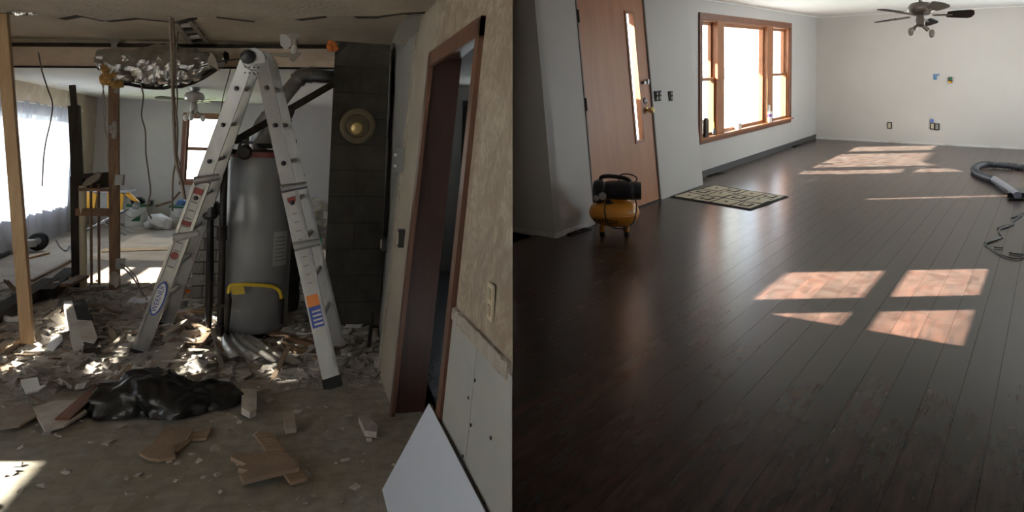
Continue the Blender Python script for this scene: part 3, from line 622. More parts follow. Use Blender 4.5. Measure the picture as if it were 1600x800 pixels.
# ---- hanging wires
def wire(pts, Y, lb, r=.008, mat=WIRE, grp=None):
    Ys = Y if isinstance(Y, list) else [Y] * len(pts)
    single('hanging_wire', lb, 'wire', MB().tube(smooth_path([LP(x, y, k) for (x, y), k in zip(pts, Ys)], 6), r, 6), mat, smooth=True)
wire([(60, 82), (66, 112), (75, 140), (82, 162), (79, 190), (72, 220), (68, 250), (66, 291)], 7.76, 'single thin wire hanging in front of the sheer curtain', .007)
wire([(219, 130), (224, 150), (221, 180), (227, 205), (228, 240), (232, 270), (235, 300), (230, 325), (237, 342)], 7.12, 'wavy cable hanging right of the brown stud', .008)
wire([(266, 22), (267, 60), (269, 100), (270, 150), (272, 200), (275, 250), (284, 285), (289, 312)], 5.3, 'thicker cable of the pair hanging left of the ladder', .012)
wire([(270, 26), (273, 90), (272, 150), (277, 195), (276, 240), (270, 280), (269, 330)], 5.35, 'thinner cable of the pair hanging left of the ladder', .008)
wire([(278, 50), (276, 75), (275, 110), (277, 160), (273, 210), (275, 235), (282, 260)], 5.4, 'short curled wire behind the pair of cables', .006)
wire([(158, 96), (158, 118), (162, 145), (165, 175), (163, 200), (170, 224), (168, 250), (173, 275)], 7.6, 'pale wire hanging along the brown stud', .006, WIREW)
wire([(164, 98), (164, 122), (160, 150), (162, 182), (166, 205), (172, 232)], 7.62, 'second pale wire looping beside the brown stud', .005, WIREW)
wire([(366, 85), (357, 120), (349, 150), (343, 185)], 7.34, 'thin wire slanting behind the left ladder leg', .005)
wire([(431, 92), (428, 120), (416, 160), (408, 190)], 7.15, 'thin wire hanging behind the ladder hinge', .005, WIREW)
wire([(300, 108), (330, 100), (345, 96), (375, 92)], 6.7, 'black cable running from foil to ladder top', .007, BLACK)
wire([(189, 416), (200, 425), (212, 440), (224, 462)], [7.5, 7.2, 6.9, 6.7], 'cable drooping from the lower junction box to the rubble', .007)
wire([(186, 412), (198, 417), (212, 432), (219, 450), (230, 468)], [7.5, 7.3, 7.0, 6.8, 6.5], 'second drooping cable from the lower junction box', .006)

# ---- aluminium A-frame ladder
B1, B2, B3, B4 = LF(214, 560), LF(257, 516), LF(521, 606), LF(533, 556)
T1, T2, T3, T4 = LP(386, 96, 4.95), LP(399, 99, 5.30), LP(408, 95, 4.92), LP(424, 100, 5.25)
ld = thing('folding_ladder', 'aluminium articulated A-frame ladder standing over the rubble before the water heater', 'ladder', (B1 + B2 + B3 + B4) / 4)
UPN = (0, -1, .05)
def rail(p, q, w, h, up=UPN): return MB().beam(p, q, w, h, up)
rails = {}
for nm, b_, t_ in (('a', B1, T1), ('b', B2, T2), ('c', B3, T3), ('d', B4, T4)):
    lo_, hi_ = b_.lerp(t_, .012), b_.lerp(t_, .60)
    wv = .105 if nm in 'ac' else .095
    part('lower_rail', rail(lo_, hi_, wv, .034), ALU, ld)
    part('upper_rail', rail(b_.lerp(t_, .46) + Vector((0, .012, 0)), t_, wv * .88, .026), ALU, ld)
    part('rail_lip', rail(b_.lerp(t_, .06) + Vector((-.04 if nm in 'ab' else .04, -.022, 0)), b_.lerp(t_, .59) + Vector((-.04 if nm in 'ab' else .04, -.022, 0)), .014, .016), STEEL, ld)
    part('foot', rail(b_, b_.lerp(t_, .03), .115, .05), RUBBER, ld)
def rung(p, q, r=.017): return MB().tube([p, q], r, 8)
for k in range(1, 8):
    f_ = .055 + k * .122
    part('rung', rung(B1.lerp(T1, f_), B2.lerp(T2, f_)), ALU, ld, smooth=True)
    part('rung', rung(B3.lerp(T3, f_), B4.lerp(T4, f_)), ALU, ld, smooth=True)
    for (b_, t_) in ((B1, T1), (B3, T3)):
        if k > 3: part('rivet', MB().ball(b_.lerp(t_, f_) + Vector((0, -.026, 0)), (.016, .008, .016), 8, 6), BLACK, ld)
for (p, q) in ((T1, T3), (T2, T4)):
    c = (p + q) / 2 + Vector((0, -.012, .012))
    hg = part('hinge_disc', MB().lathe([(.075, -.02), (.08, 0), (.075, .02)], c, 24, Matrix.Rotation(math.pi / 2, 3, 'X')), ALU, ld, smooth=True)
    part('hinge_knob', MB().lathe([(.045, 0), (.05, .02), (.03, .03)], c + Vector((-.035, -.02, .01)), 18, Matrix.Rotation(math.pi / 2, 3, 'X')), BLACK, hg, smooth=True)
    m = MB()
    for i in range(8): m.ball(c + Vector((-.05 + .028 * (i % 4), -.03, -.06 - .04 * (i // 4))), .006, 6, 4)
    part('hinge_rivets', m, BLACK, hg, stuff=True)
for (b_, t_, f_) in ((B1, T1, .60), (B3, T3, .585), (B3, T3, .41), (B1, T1, .41)):
    part('lock_knob', MB().tube([b_.lerp(t_, f_) + Vector((-.05, -.03, 0)), b_.lerp(t_, f_) + Vector((.11, -.02, .03))], [.03, .022], 10), STEEL if f_ > .5 else ALU, ld, smooth=True)
def sticker(b_, t_, f0, f1, w, mat, name='sticker', lift=.022, parent=ld, label=None):
    n = Vector((0, -lift, 0)); return part(name, MB().beam(b_.lerp(t_, f0) + n, b_.lerp(t_, f1) + n, w, .003, UPN), mat, parent, label=label)
sticker(B1, T1, .30, .585, .06, LABELG, label='white warning sticker'); sticker(B3, T3, .285, .56, .05, LABELG, label='white warning sticker')
for f0, f1 in ((.555, .575), (.45, .465)): sticker(B1, T1, f0, f1, .062, LABELR, lift=.025, label='red warning band')
sticker(B3, T3, .545, .56, .052, LABELR, lift=.025, label='red warning band')
for i in range(9):
    sticker(B1, T1, .31 + i * .027, .3135 + i * .027, .04, GREYINK, 'fine_print', .0255); sticker(B3, T3, .30 + i * .026, .3028 + i * .026, .032, GREYINK, 'fine_print', .0255)
cc = B1.lerp(T1, .35) + Vector((0, -.026, 0)); part('warning_disc', MB().lathe([(.026, 0), (.026, .003)], cc, 16, Matrix.Rotation(math.pi / 2, 3, 'X')), LABELR, ld)
ax_ = (T1 - B1).normalized()
cl = B1.lerp(T1, .205) + Vector((0, -.024, 0)); F = frame_at(cl, ax_, Vector((-ax_.z, 0, ax_.x)))
m = MB().lathe([(1, 0), (1, .002)], (0, 0, 0), 28); m.v = [F @ Vector((p.x * .125, p.y * .042, p.z)) for p in m.v]; lo1 = part('logo_oval', m, LABELB, ld, label='blue oval maker logo')
m = MB().lathe([(1, 0), (1, .001)], (0, 0, 0), 28); m.v = [F @ Vector((p.x * .112, p.y * .033, p.z + .002)) for p in m.v]; part('logo_inset', m, LABELW, ld)
text_mesh(LABELB, 'WERNER', .048, F @ Matrix.Translation((0, 0, .0035)), ld)
sticker(B3, T3, .175, .265, .085, LABELB, lift=.024, label='blue safety sticker'); sticker(B3, T3, .235, .268, .086, LABELO, lift=.0255, label='orange safety sticker'); 
for i in range(4): sticker(B3, T3, .182 + i * .012, .187 + i * .012, .055, LABELW, 'fine_print', .0258)

# ---- water heater
HC = Vector((-.555, 5.875, 0)); zt = 1.425; r0 = .252
wh = thing('water_heater', 'tall grey water heater tank standing in the rubble behind the ladder', 'water heater', HC)
part('tank', MB().lathe([(r0 - .02, .02), (r0, .05), (r0, zt - .03), (r0 - .012, zt)], HC, 48), ENAMEL, wh, smooth=True)
part('base_ring', MB().lathe([(r0 + .004, 0), (r0 + .006, .045), (r0 - .01, .05)], HC, 40), BLACK, wh, smooth=True)
part('top_band', MB().lathe([(r0 + .003, zt - .012), (r0 + .005, zt + .03), (r0 - .02, zt + .035)], HC, 40), REDBAND, wh, smooth=True)
part('lid', MB().lathe([(r0 - .02, zt + .03), (r0 - .06, zt + .05), (.02, zt + .055)], HC, 36), BLACK, wh, smooth=True)
part('label', MB().grid(lambda u, v: HC + Vector((math.sin(.55 + u * .55) * (r0 + .003), -math.cos(.55 + u * .55) * (r0 + .003), .56 + v * .27)), 8, 1), P('dim_spec_sticker', (.47, .47, .46), .5), wh, label='pale specification label')
for i in range(7):
    part('fine_print', MB().grid(lambda u, v: HC + Vector((math.sin(.6 + u * .42) * (r0 + .0045), -math.cos(.6 + u * .42) * (r0 + .0045), .60 + i * .03 + v * .008)), 6, 1), P('grey_ink', (.22, .22, .22), .6), wh)
dh = part('draft_hood', MB().lathe([(.09, zt + .06), (.14, zt + .10), (.07, zt + .20), (.07, zt + .24)], HC + Vector((.06, 0, 0)), 24), STEEL, wh, smooth=True)
for q in range(4):
    t_ = q * math.pi / 2 + .6; part('hood_leg', MB().tube([HC + Vector((.06 + .12 * math.cos(t_), .12 * math.sin(t_), zt + .04)), HC + Vector((.06 + .13 * math.cos(t_), .13 * math.sin(t_), zt + .11))], .008, 6), STEEL, dh)
part('control_box', MB().box(HC + Vector((.19, -.06, zt + .09)), (.14, .12, .10)), DARKWOOD, wh)
part('relief_valve', MB().tube([HC + Vector((-.12, -.1, zt + .05)), HC + Vector((-.12, -.12, zt + .16))], .02, 10), BRASS, wh, smooth=True)
# flue vent pipe
fp = thing('flue_pipe', 'galvanised flue pipe rising from the water heater into the block column', 'pipe', LP(405, 240, 5.88))
def elbow(pts, Y, r, mat=STEEL, nm='pipe_section'): return part(nm, MB().tube(smooth_path([LP(x, y, k) for (x, y), k in zip(pts, Y)], 5), r, 16), mat, fp, smooth=True)
elbow([(404, 238), (404, 225), (406, 208)], [5.9] * 3, .066)
elbow([(406, 210), (410, 196), (420, 184)], [5.9] * 3, .069)
elbow([(418, 186), (440, 156), (466, 124)], [5.9, 5.95, 6.0], .060)
elbow([(464, 127), (472, 119), (486, 117)], [6.0, 6.02, 6.04], .067)
elbow([(484, 117), (500, 119), (522, 121)], [6.04, 6.06, 6.1], .061)
for (x, y, Y, d) in ((404, 222, 5.9, (0, .0, 1)), (420, 184, 5.9, (.55, 0, .8)), (465, 125, 6.0, (.6, 0, .75)), (486, 117, 6.04, (1, 0, 0))):
    c = LP(x, y, Y); d = Vector(d).normalized(); part('clamp_band', MB().tube([c - d * .012, c + d * .012], .073, 18), STEEL, fp)
single('angle_iron', 'dark slanting steel strut running from the heater up to the block column', 'strut', MB().beam(LP(366, 221, 5.6), LP(521, 131, 5.75), .012, .055).beam(LP(366, 224, 5.6), LP(521, 134, 5.75), .05, .01), DARKWOOD)
m = MB()
for k in range(5): m.ball(LP(449 + R.uniform(-5, 6), 184 + R.uniform(-8, 8), 5.66), (.03, .02, .05), 7, 5, lambda p: p + noise.noise_vector(p * 20) * .02)
single('scorched_rag', 'dark torn rag dangling from the slanting steel strut', 'rag', m, DARKWOOD, smooth=True)
# pipes beside the heater
def pipe(name, label, pts, Y, r, mat, cat='pipe', z0=None):
    Ys = Y if isinstance(Y, list) else [Y] * len(pts); V = [LP(x, y, k) for (x, y), k in zip(pts, Ys)]
    return single(name, label, cat, MB().tube(smooth_path(V, 4), r, 12), mat, smooth=True)
def lp_floor(px, py): return LF(px, py)
t = thing('iron_pipe', 'thick black iron pipe standing at the left side of the water heater', 'pipe', LF(344, 531))
part('pipe', MB().tube([LF(344, 531), LP(351, 232, 5.66)], .026, 12), BLACKMET, t, smooth=True)
for y_ in (365, 240, 520): part('coupling', MB().tube([LP(347 if y_ == 365 else (351 if y_ == 240 else 344), y_ - 12, 5.66), LP(347 if y_ == 365 else (351 if y_ == 240 else 344), y_ + 10, 5.66)], .038, 12), BLACKMET, t, smooth=True)
t = thing('insulated_pipe', 'thinner black pipe with a ragged sleeve standing left of the thick iron pipe', 'pipe', LF(326, 522))
part('pipe', MB().tube([LF(326, 527), LP(330, 312, 5.75)], .020, 10), BLACKMET, t, smooth=True)
part('sleeve', MB().tube([LF(326, 512), LP(328, 420, 5.72), LP(329, 335, 5.72)], [.028, .03, .024], 10), BLACK, t, smooth=True)
part('valve', MB().ball(LP(328, 337, 5.7), (.055, .03, .035), 10, 8), BLACKMET, t, smooth=True)
part('ragged_top', MB().lathe([(.045, 0), (.03, .09), (.006, .2)], LP(331, 338, 5.7), 8), BLACK, t)
t = thing('gas_drip_pipe', 'short black gas pipe with tapered end below the yellow gas line', 'pipe', LF(353, 532))
part('pipe', MB().tube([LF(353, 534), LP(355, 495, 5.55), LP(357, 470, 5.55), LP(357, 458, 5.55)], [.013, .022, .025, .016], 10), BLACKMET, t, smooth=True)
part('side_tee', MB().tube([LP(338, 477, 5.6), LP(358, 478, 5.55)], .013, 8), BLACKMET, t, smooth=True)
gl = thing('gas_line', 'yellow flexible gas line looping across the front of the water heater', 'gas line', LP(395, 450, 5.55))
part('hose', MB().tube(smooth_path([LP(357, 462, 5.55), LP(358, 450, 5.55), LP(366, 445, 5.56), LP(400, 445, 5.57), LP(426, 448, 5.6), LP(437, 456, 5.62), LP(440, 468, 5.64)], 6), .015, 10), YELLOWG, gl, smooth=True)
part('tag', MB().prism([LP(359, 448, 5.54), LP(380, 444, 5.54), LP(383, 459, 5.54), (LP(364, 461, 5.54))], (0, .004, 0)), P('yellow_tag', (.62, .44, .04), .5), gl, label='yellow paper tag')
part('fitting', MB().tube([LP(440, 466, 5.64), LP(440, 505, 5.66)], [.02, .014], 10), BLACKMET, gl, smooth=True)
t = thing('valve_assembly', 'black pipe valves lying across the top of the water heater', 'valve', LP(358, 240, 5.7))
part('pipe', MB().tube([LP(344, 232, 5.72), LP(378, 240, 5.72)], .022, 10), BLACKMET, t, smooth=True)
part('elbow', MB().ball(LP(345, 230, 5.72), .04, 10, 8), BLACKMET, t, smooth=True); part('handle', MB().beam(LP(373, 222, 5.7), LP(395, 223, 5.7), .03, .02), BLACK, t)
part('round_cap', MB().lathe([(.055, 0), (.06, .03), (.04, .06)], LP(383, 238, 5.66), 18, Matrix.Rotation(math.pi / 2, 3, 'X')), BLACKMET, t, smooth=True)
part('stem', MB().tube([LP(372, 238, 5.7), LP(376, 222, 5.7)], .012, 8), BLACK, t)

# ---- masonry pier stumps behind the heater
def pier(name, label, x0, x1, y0, y1, rows, h, bw, mat, steps=()):
    t = thing(name, label, 'masonry', ((x0 + x1) / 2, (y0 + y1) / 2, 0))
    part('mortar', MB().ab((x0 + .012, y0 + .012, 0), (x1 - .012, y1 - .012, rows * h - .02)), MORTAR, t)
    for k in range(rows):
        xe = x1 if k < rows - len(steps) else x0 + (x1 - x0) * steps[k - (rows - len(steps))]
        x = x0 - (bw / 2 if k % 2 else 0)
        while x < xe - .02:
            a, b = max(x, x0) + .004, min(x + bw, xe) - .004
            if b - a > .02:
                j = R.uniform(-.004, .004); part('brick', MB().ab((a, y0 + j, k * h + .004), (b, y1, (k + 1) * h - .006)), mat, t)
            x += bw
    return t
pier('block_stump', 'grey stepped masonry stump behind the left of the water heater', -1.20, -.93, 6.75, 7.0, 9, .108, .2, BLOCKL, steps=(.95, .6))
pier('brick_stump', 'dark brick masonry stump behind the right of the water heater', -.46, -.235, 6.35, 6.6, 13, .098, .2, BLOCK)

# ---- white sheet leaning on the right wall
a0, a1 = LF(597, 765), LF(610, 806); ax = atx(LR, 670, 630, 0)
d = ray(LR, 670, 630); tt = (.474 + .125 - EYE.x - .03 + .073 * 1.5) / (d.x + .05 * d.y - .073 * d.z); top = EYE + d * tt
dy = (WL(2.0, 0) - WL(3.1, 0)).normalized(); n0 = a0; L_ = 1.05
n1 = n0 + dy * L_; t1 = top + dy * L_; nn = (n1 - n0).cross(top - n0).normalized(); nn = nn if nn.x > 0 else -nn
wb = thing('white_sheet', 'large white laminate sheet leaning on the right-hand wall by the doorway', 'board', n0)
m = MB(); m.add([n0, n1, t1, top], [(0, 1, 2, 3)]); part('face', MB().prism([n0, n1, t1, top], nn * .003), BOARDW, wb)
part('core', MB().prism([n0 + nn * .003, n1 + nn * .003, t1 + nn * .003, top + nn * .003], nn * .012), EDGE, wb)

# ---- black plastic bag
BC = LF(258, 636); bgc = Vector((BC.x, BC.y + .02, 0))
def bagf(p):
    q = p - bgc; w = noise.noise_vector(q * 4) * .10; c = q + w
    rd = 1 - abs(noise.noise(c * 7)) * 2; r2 = 1 - abs(noise.noise(c * 15 + Vector((5, 2, 1)))) * 2
    s = .82 + .5 * noise.noise(q * 4.2 + Vector((3, 1, 2))) + .16 * rd + .09 * r2
    return bgc + Vector((q.x * s, q.y * s, max(q.z * (s + .12), 0) + .012))
single('black_bag', 'crumpled black plastic bag lying on the rubble in the foreground', 'bag', MB().ball(bgc, (.33, .22, .15), 110, 70, bagf), BAGBLK, smooth=True)

# ---- named boards and sheets among the rubble
def plank(name, label, cat, p, q, w, h, mat, zoff=.0, roll=(0, 0, 1)):
    a, b = LF(*p), LF(*q); a.z = zoff if not isinstance(zoff, tuple) else zoff[0]; b.z = zoff if not isinstance(zoff, tuple) else zoff[1]
    a.z += h / 2; b.z += h / 2
    return single(name, label, cat, MB().beam(a, b, w, h, roll), mat)
plank('broken_board', 'short red-brown board lying left of the black bag', 'board', (97, 667), (158, 622), .075, .035, REDWOOD, (.01, .05))
plank('broken_board', 'small red-brown board end touching the black bag', 'board', (152, 620), (178, 624), .06, .04, REDWOOD, (.05, .055))
pa_, pb_ = LF(112, 476, .10), LF(131, 548, .05)
t = thing('painted_beam', 'broken beam with white-painted face lying below the charred stud', 'beam', (pb_.x, pb_.y, 0))
sdx = (pb_ - pa_).cross(Vector((0, 0, 1))).normalized()
part('timber', MB().beam(pa_ + sdx * -.045, pb_ + sdx * -.045 + (pb_ - pa_) * .06, .10, .07), DARKWOOD, t, label='dark bare timber side')
part('painted_face', MB().beam(pa_ + sdx * .03, pb_ + sdx * .03, .06, .075), WHITEP, t, label='white-painted face'); part('painted_chip', MB().prism([pa_.lerp(pb_, .55) + sdx * -.09 + Vector((0, 0, .036)), pa_.lerp(pb_, .5) + sdx * .0 + Vector((0, 0, .036)), pa_.lerp(pb_, .93) + sdx * .0 + Vector((0, 0, .036)), pa_.lerp(pb_, .99) + sdx * -.06 + Vector((0, 0, .036)), pa_.lerp(pb_, .9) + sdx * -.09 + Vector((0, 0, .036))], (0, 0, .006)), WHITEP, t)
plank('charred_beam', 'long dark beam lying on the rubble behind the pine stud', 'beam', (-20, 515), (78, 462), .14, .10, DARKWOOD, (.02, .07))
plank('charred_beam', 'shorter dark beam ending at the charred stud', 'beam', (70, 478), (110, 445), .13, .10, DARKWOOD, (.05, .08))
plank('pale_board', 'pale board with white face leaning over the dark beams', 'board', (80, 468), (118, 446), .10, .03, PINE, (.13, .13))
plank('brown_block', 'short brown board end crossing the white-painted beam', 'board', (100, 476), (128, 462), .10, .03, OLDWOOD, (.16, .17))
plank('long_batten', 'long pale batten lying left of the pine stud base', 'batten', (-25, 590), (42, 540), .045, .03, LATHW, (.01, .05))
plank('wide_board', 'wide flat brown board lying in front of the pine stud', 'board', (0, 592), (122, 579), .16, .02, CARD, .008)
plank('plaster_board_piece', 'long whitish plaster board piece behind the black bag', 'plaster board', (238, 592), (274, 550), .13, .02, PLASTER, (.035, .05))
plank('plaster_board_piece', 'brown board lying under the whitish plaster board piece', 'board', (252, 588), (284, 556), .14, .02, LATHW, (.012, .02))
plank('frame_rail', 'left rail of a broken wooden frame left of the heater pipes', 'rail', (272, 508), (326, 532), .05, .035, LATHW, (.05, .04))
plank('frame_rail', 'long pale rail lying in front of the broken wooden frame', 'rail', (268, 545), (308, 553), .05, .03, LATHW, (.04, .03))
plank('frame_rail', 'short rail joining the broken wooden frame corner', 'rail', (309, 552), (330, 525), .05, .03, LATHW, (.035, .04))
plank('pine_batten', 'pale batten lying across the rubble at the left ladder foot', 'batten', (270, 500), (335, 497), .10, .03, PINE, (.04, .05))
plank('copper_pipe', 'long reddish pipe on the floor behind the ladder', 'pipe', (276, 461), (316, 464), .03, .03, FOAM, .03)
plank('thin_metal_strip', 'thin shiny metal strip slanting from the heater pipes to the floor', 'strip', (331, 536), (347, 580), .03, .006, TIN, (.10, .02))
plank('floor_joist', 'long brown batten lying on the floor right of the water heater', 'batten', (424, 528), (505, 551), .06, .035, OLDWOOD, .02)
plank('floor_joist', 'second long brown batten beside it by the right ladder foot', 'batten', (436, 545), (520, 572), .05, .03, LATHW, .02)
def slab(name, label, cat, px, mat, z=.01, h=.014):
    return single(name, label, cat, MB().prism([LF(x, y, z) for x, y in px], (0, 0, h)), mat)
slab('plaster_block', 'single rectangular plaster block lying in open floor right of the black bag', 'plaster', ((377, 616), (401, 618), (400, 650), (390, 654), (377, 647)), PLASTER, .012, .035)
slab('plaster_block', 'small plaster block lying between the ladder foot and the splintered board', 'plaster', ((443, 655), (458, 650), (463, 676), (446, 678)), PAPER, .012, .025)
slab('splintered_board', 'splintered grey-brown particle board in the foreground', 'board', ((360, 720), (372, 714), (410, 716), (420, 710), (466, 724), (467, 737), (432, 745), (380, 758), (374, 748), (388, 742), (372, 738), (385, 732)), CARD, .03, .02)
plank('crossed_lath', 'brown lath strip lying under the splintered board', 'lath', (409, 684), (467, 760), .075, .016, LATHW, .012)
slab('board_scrap', 'jagged flat board scrap with round marks in front of the black bag', 'board', ((217, 712), (240, 697), (256, 670), (282, 670), (302, 676), (292, 692), (272, 700), (274, 718), (248, 722), (232, 720)), CARD, .012, .014)
slab('board_scrap', 'second flat board scrap beside the black bag, right of the jagged one', 'board', ((270, 702), (300, 680), (330, 672), (322, 688), (300, 690), (276, 712)), LATHW, .006, .012)
def tinf(u, v):
    p = LF(333, 571, .0).lerp(LF(470, 586, .0), u).lerp(LF(350, 535, .0).lerp(LF(388, 540, .0), u), v); return p + Vector((0, 0, .075 + .012 * math.sin((u + v * .3) * 26) + .01 * noise.noise(p * 9)))
single('tin_sheet', 'bent ribbed tin sheet catching light in front of the water heater', 'sheet metal', MB().grid(tinf, 60, 16), TIN, smooth=True)
slab('plaster_sheet', 'curled grey plaster sheet at the far left of the foreground', 'plaster', ((-20, 655), (10, 640), (40, 632), (58, 652), (30, 668), (0, 672)), PAPER, .02, .012)
slab('plaster_sheet', 'large grey plaster sheet left of the red-brown board', 'plaster', ((50, 640), (85, 630), (125, 628), (135, 648), (100, 668), (70, 676)), PLASTER, .02, .014)
slab('plaster_sheet', 'white curled plaster sheet in front of the wide flat board', 'plaster', ((32, 596), (58, 592), (62, 606), (72, 604), (60, 612), (40, 616)), WHITEPL, .05, .01)
slab('plaster_sheet', 'upright-looking pale plaster sheet right of the pine stud', 'plaster', ((72, 546), (82, 528), (96, 522), (98, 534), (84, 550)), WHITEPL, .05, .012)
slab('plaster_sheet', 'wide pale plaster sheet below the white-painted beam', 'plaster', ((86, 560), (112, 548), (124, 550), (112, 564), (92, 568)), PLASTER, .04, .012)
slab('plaster_block', 'broken plaster block nearest the doorway', 'plaster', ((560, 660), (575, 655), (590, 675), (588, 684), (570, 682)), PLASTER, .015, .03)
single('white_rag', 'bluish white rag lying on the rubble behind the left ladder leg', 'rag', MB().ball(LF(222, 480) + Vector((0, 0, .03)), (.12, .10, .07), 20, 14, lambda p: p + noise.noise_vector(p * 9) * .05), BOARDW, smooth=True)
single('torn_plastic', 'white twisted plastic strip on the rubble behind the pine stud', 'plastic', MB().tube(smooth_path([LF(8, 496, .06), LF(16, 500, .10), LF(26, 499, .12), LF(36, 494, .10)], 5), [.02] * 16, 6), WHITEPL, smooth=True)
# ---- loose fragments: individually copied pieces
def frag(kind):
    if kind == 'lath':
        w = R.uniform(.06, .13); pts = [(-1, -w), (-.3, -w * R.uniform(.8, 1.1)), (.75, -w), (1.0, -w * .2), (.82, w * .3), (.93, w), (0, w * R.uniform(.8, 1.1)), (-.9, w * .9), (-.8, 0)]
        return MB().prism([Vector((x, y + R.uniform(-.01, .01), 0)) for x, y in pts], (0, 0, .10))
    n = R.randint(8, 12); P0 = []; el = R.uniform(.4, .85); ph = R.uniform(0, 6)
    for k in range(n):
        t = 2 * math.pi * k / n + R.uniform(-.22, .22); rr = R.uniform(.5, 1.12) * (1 + .2 * math.sin(2 * t + ph))
        P0.append(Vector((math.cos(t) * rr, math.sin(t) * rr * el, 0)))
    m = MB().prism(P0, (0, 0, .12)); kx, ky = R.uniform(-.12, .12), R.uniform(-.15, .15)
    for p in m.v: p.z += kx * p.x * p.x + ky * p.x * p.y
    return m
KIND = {'plaster': ('plaster_fragment', 'pale plaster fragment lying loose in the demolition rubble', 'plaster', PLASTER, 'loose plaster fragments'),
        'paper': ('drywall_fragment', 'brown-backed drywall fragment lying loose in the demolition rubble', 'drywall', PAPER, 'loose drywall fragments'),
        'lath': ('lath_splinter', 'splintered wooden lath piece lying loose in the demolition rubble', 'wood', LATHW, 'loose lath splinters')}
PROT = {k: [mesh(KIND[k][0], frag(k), KIND[k][3]) for _ in range(9)] for k in KIND}
def dens():
    while True:
        x, y = R.uniform(-3.4, .38), R.uniform(3.5, 7.9)
        w = 1.0
        if y < 4.7: w = .08 if x < -.9 else .022
        if y < 4.25: w *= .12
        if x > -.3 and y < 5.2: w = max(w, .30) if y > 4.45 else w
        if y > 6.9: w *= .35
        if x > .30 and y < 3.6: w = 0
        if (x - bgc.x) ** 2 + (y - bgc.y) ** 2 < .12: w = 0
        if (x - HC.x) ** 2 + (y - HC.y) ** 2 < .09: w = 0
        if x > -.06 and 5.8 < y < 6.4: w = 0
        if -.85 < x < -.12 and 4.75 < y < 5.6: w *= .15
        if x > .2 and y > 5: w *= .4
        if R.random() < w: return x, y
for i in range(270):
    x, y = dens(); k = R.choices(['plaster', 'paper', 'lath'], [5, 4, 3.4])[0]; nm, lb, ct, mt, gp = KIND[k]
    o = bpy.data.objects.new(nm, R.choice(PROT[k])); C.objects.link(o)
    s = R.choice((.045, .055, .065, .08, .10, .13)) * (1.9 if k == 'lath' else 1.0) * (.52 if y < 4.6 else 1)
    tl = R.gauss(0, .27)
    o.matrix_world = Matrix.Translation((x, y, .012 + R.uniform(0, .03) + abs(tl) * s * .55)) @ Matrix.Rotation(R.uniform(0, 6.28), 4, 'Z') @ Matrix.Rotation(tl, 4, 'Y') @ Matrix.Diagonal((s, s, min(s, .09), 1))
    zone = ('in the open foreground' if y < 4.45 and x < -.1 else 'on the floor by the doorway' if x > -.15 else 'under the ladder before the water heater' if x > -1.0 and y < 6 else 'behind the ladder beside the water heater' if x > -1.15 else 'left of the ladder, behind the black bag' if x > -1.75 and y < 6.3 else 'between the ladder and the wrecked partition' if x > -2.1 and y >= 5.6 else 'around the foot of the pine stud' if y < 6.4 else 'near the charred stud on the far left')
    o['label'] = lb.replace('lying loose in the demolition rubble', 'lying loose ' + zone); o['category'] = ct; o['group'] = gp + ' ' + zone
# fine rubble nobody could count
m = MB()
for i in range(15000):
    x, y = dens() if i % 16 else (R.uniform(-3.5, .4), R.uniform(3.0, 8.3))
    s = R.choice((.007, .010, .014, .018, .025, .035, .05)) * (1 if y > 4.7 else .38); zz = R.uniform(0, .03 if y > 4.6 else .004) + s * .2
    M = (Matrix.Rotation(R.uniform(0, 6.28), 3, 'Z') @ Matrix.Rotation(R.gauss(0, .4), 3, 'X'))
    q = [M @ Vector((a * s * R.uniform(.6, 1.4), b * s * R.uniform(.5, 1.1), c * s * R.uniform(.15, .35))) + Vector((x, y, zz)) for a, b, c in ((-1, -1, -1), (1, -1, -1), (1, 1, -1), (-1, 1, -1), (-1, -1, 1), (1, -1, 1), (1, 1, 1), (-1, 1, 1))]
    m.hexa(q)
single('rubble', 'fine plaster rubble and dust scattered over the wrecked floor', 'rubble', m, P('fine_rubble', (.54, .51, .48), .9, c2=(.32, .29, .265), scale=3, bump=.3), kind='stuff')
# low heap of dust and broken plaster that the pieces lie in
def heap(u, v):
    x = -3.6 + 3.95 * u; y = 4.35 + 3.6 * v
    e = min(1, 5 * min(u, 1 - u, v, 1 - v) + .0)
    h = .045 * max(0, noise.noise(Vector((x * 1.6, y * 1.6, 0))) + .35) + .03 * max(0, noise.noise(Vector((x * 6, y * 6, 3)))) + .016 * noise.noise(Vector((x * 19, y * 19, 1)))
    if x > -.06 and y > 5.6: e *= .2
    return Vector((x, y, max(h, 0) * e - .004))
single('dust_heap', 'low heap of crushed plaster dust under the rubble', 'rubble', MB().grid(heap, 150, 140), P('crushed_plaster', (.46, .43, .40), .95, c2=(.29, .26, .235), scale=5, bump=.8, bscale=50), kind='stuff')

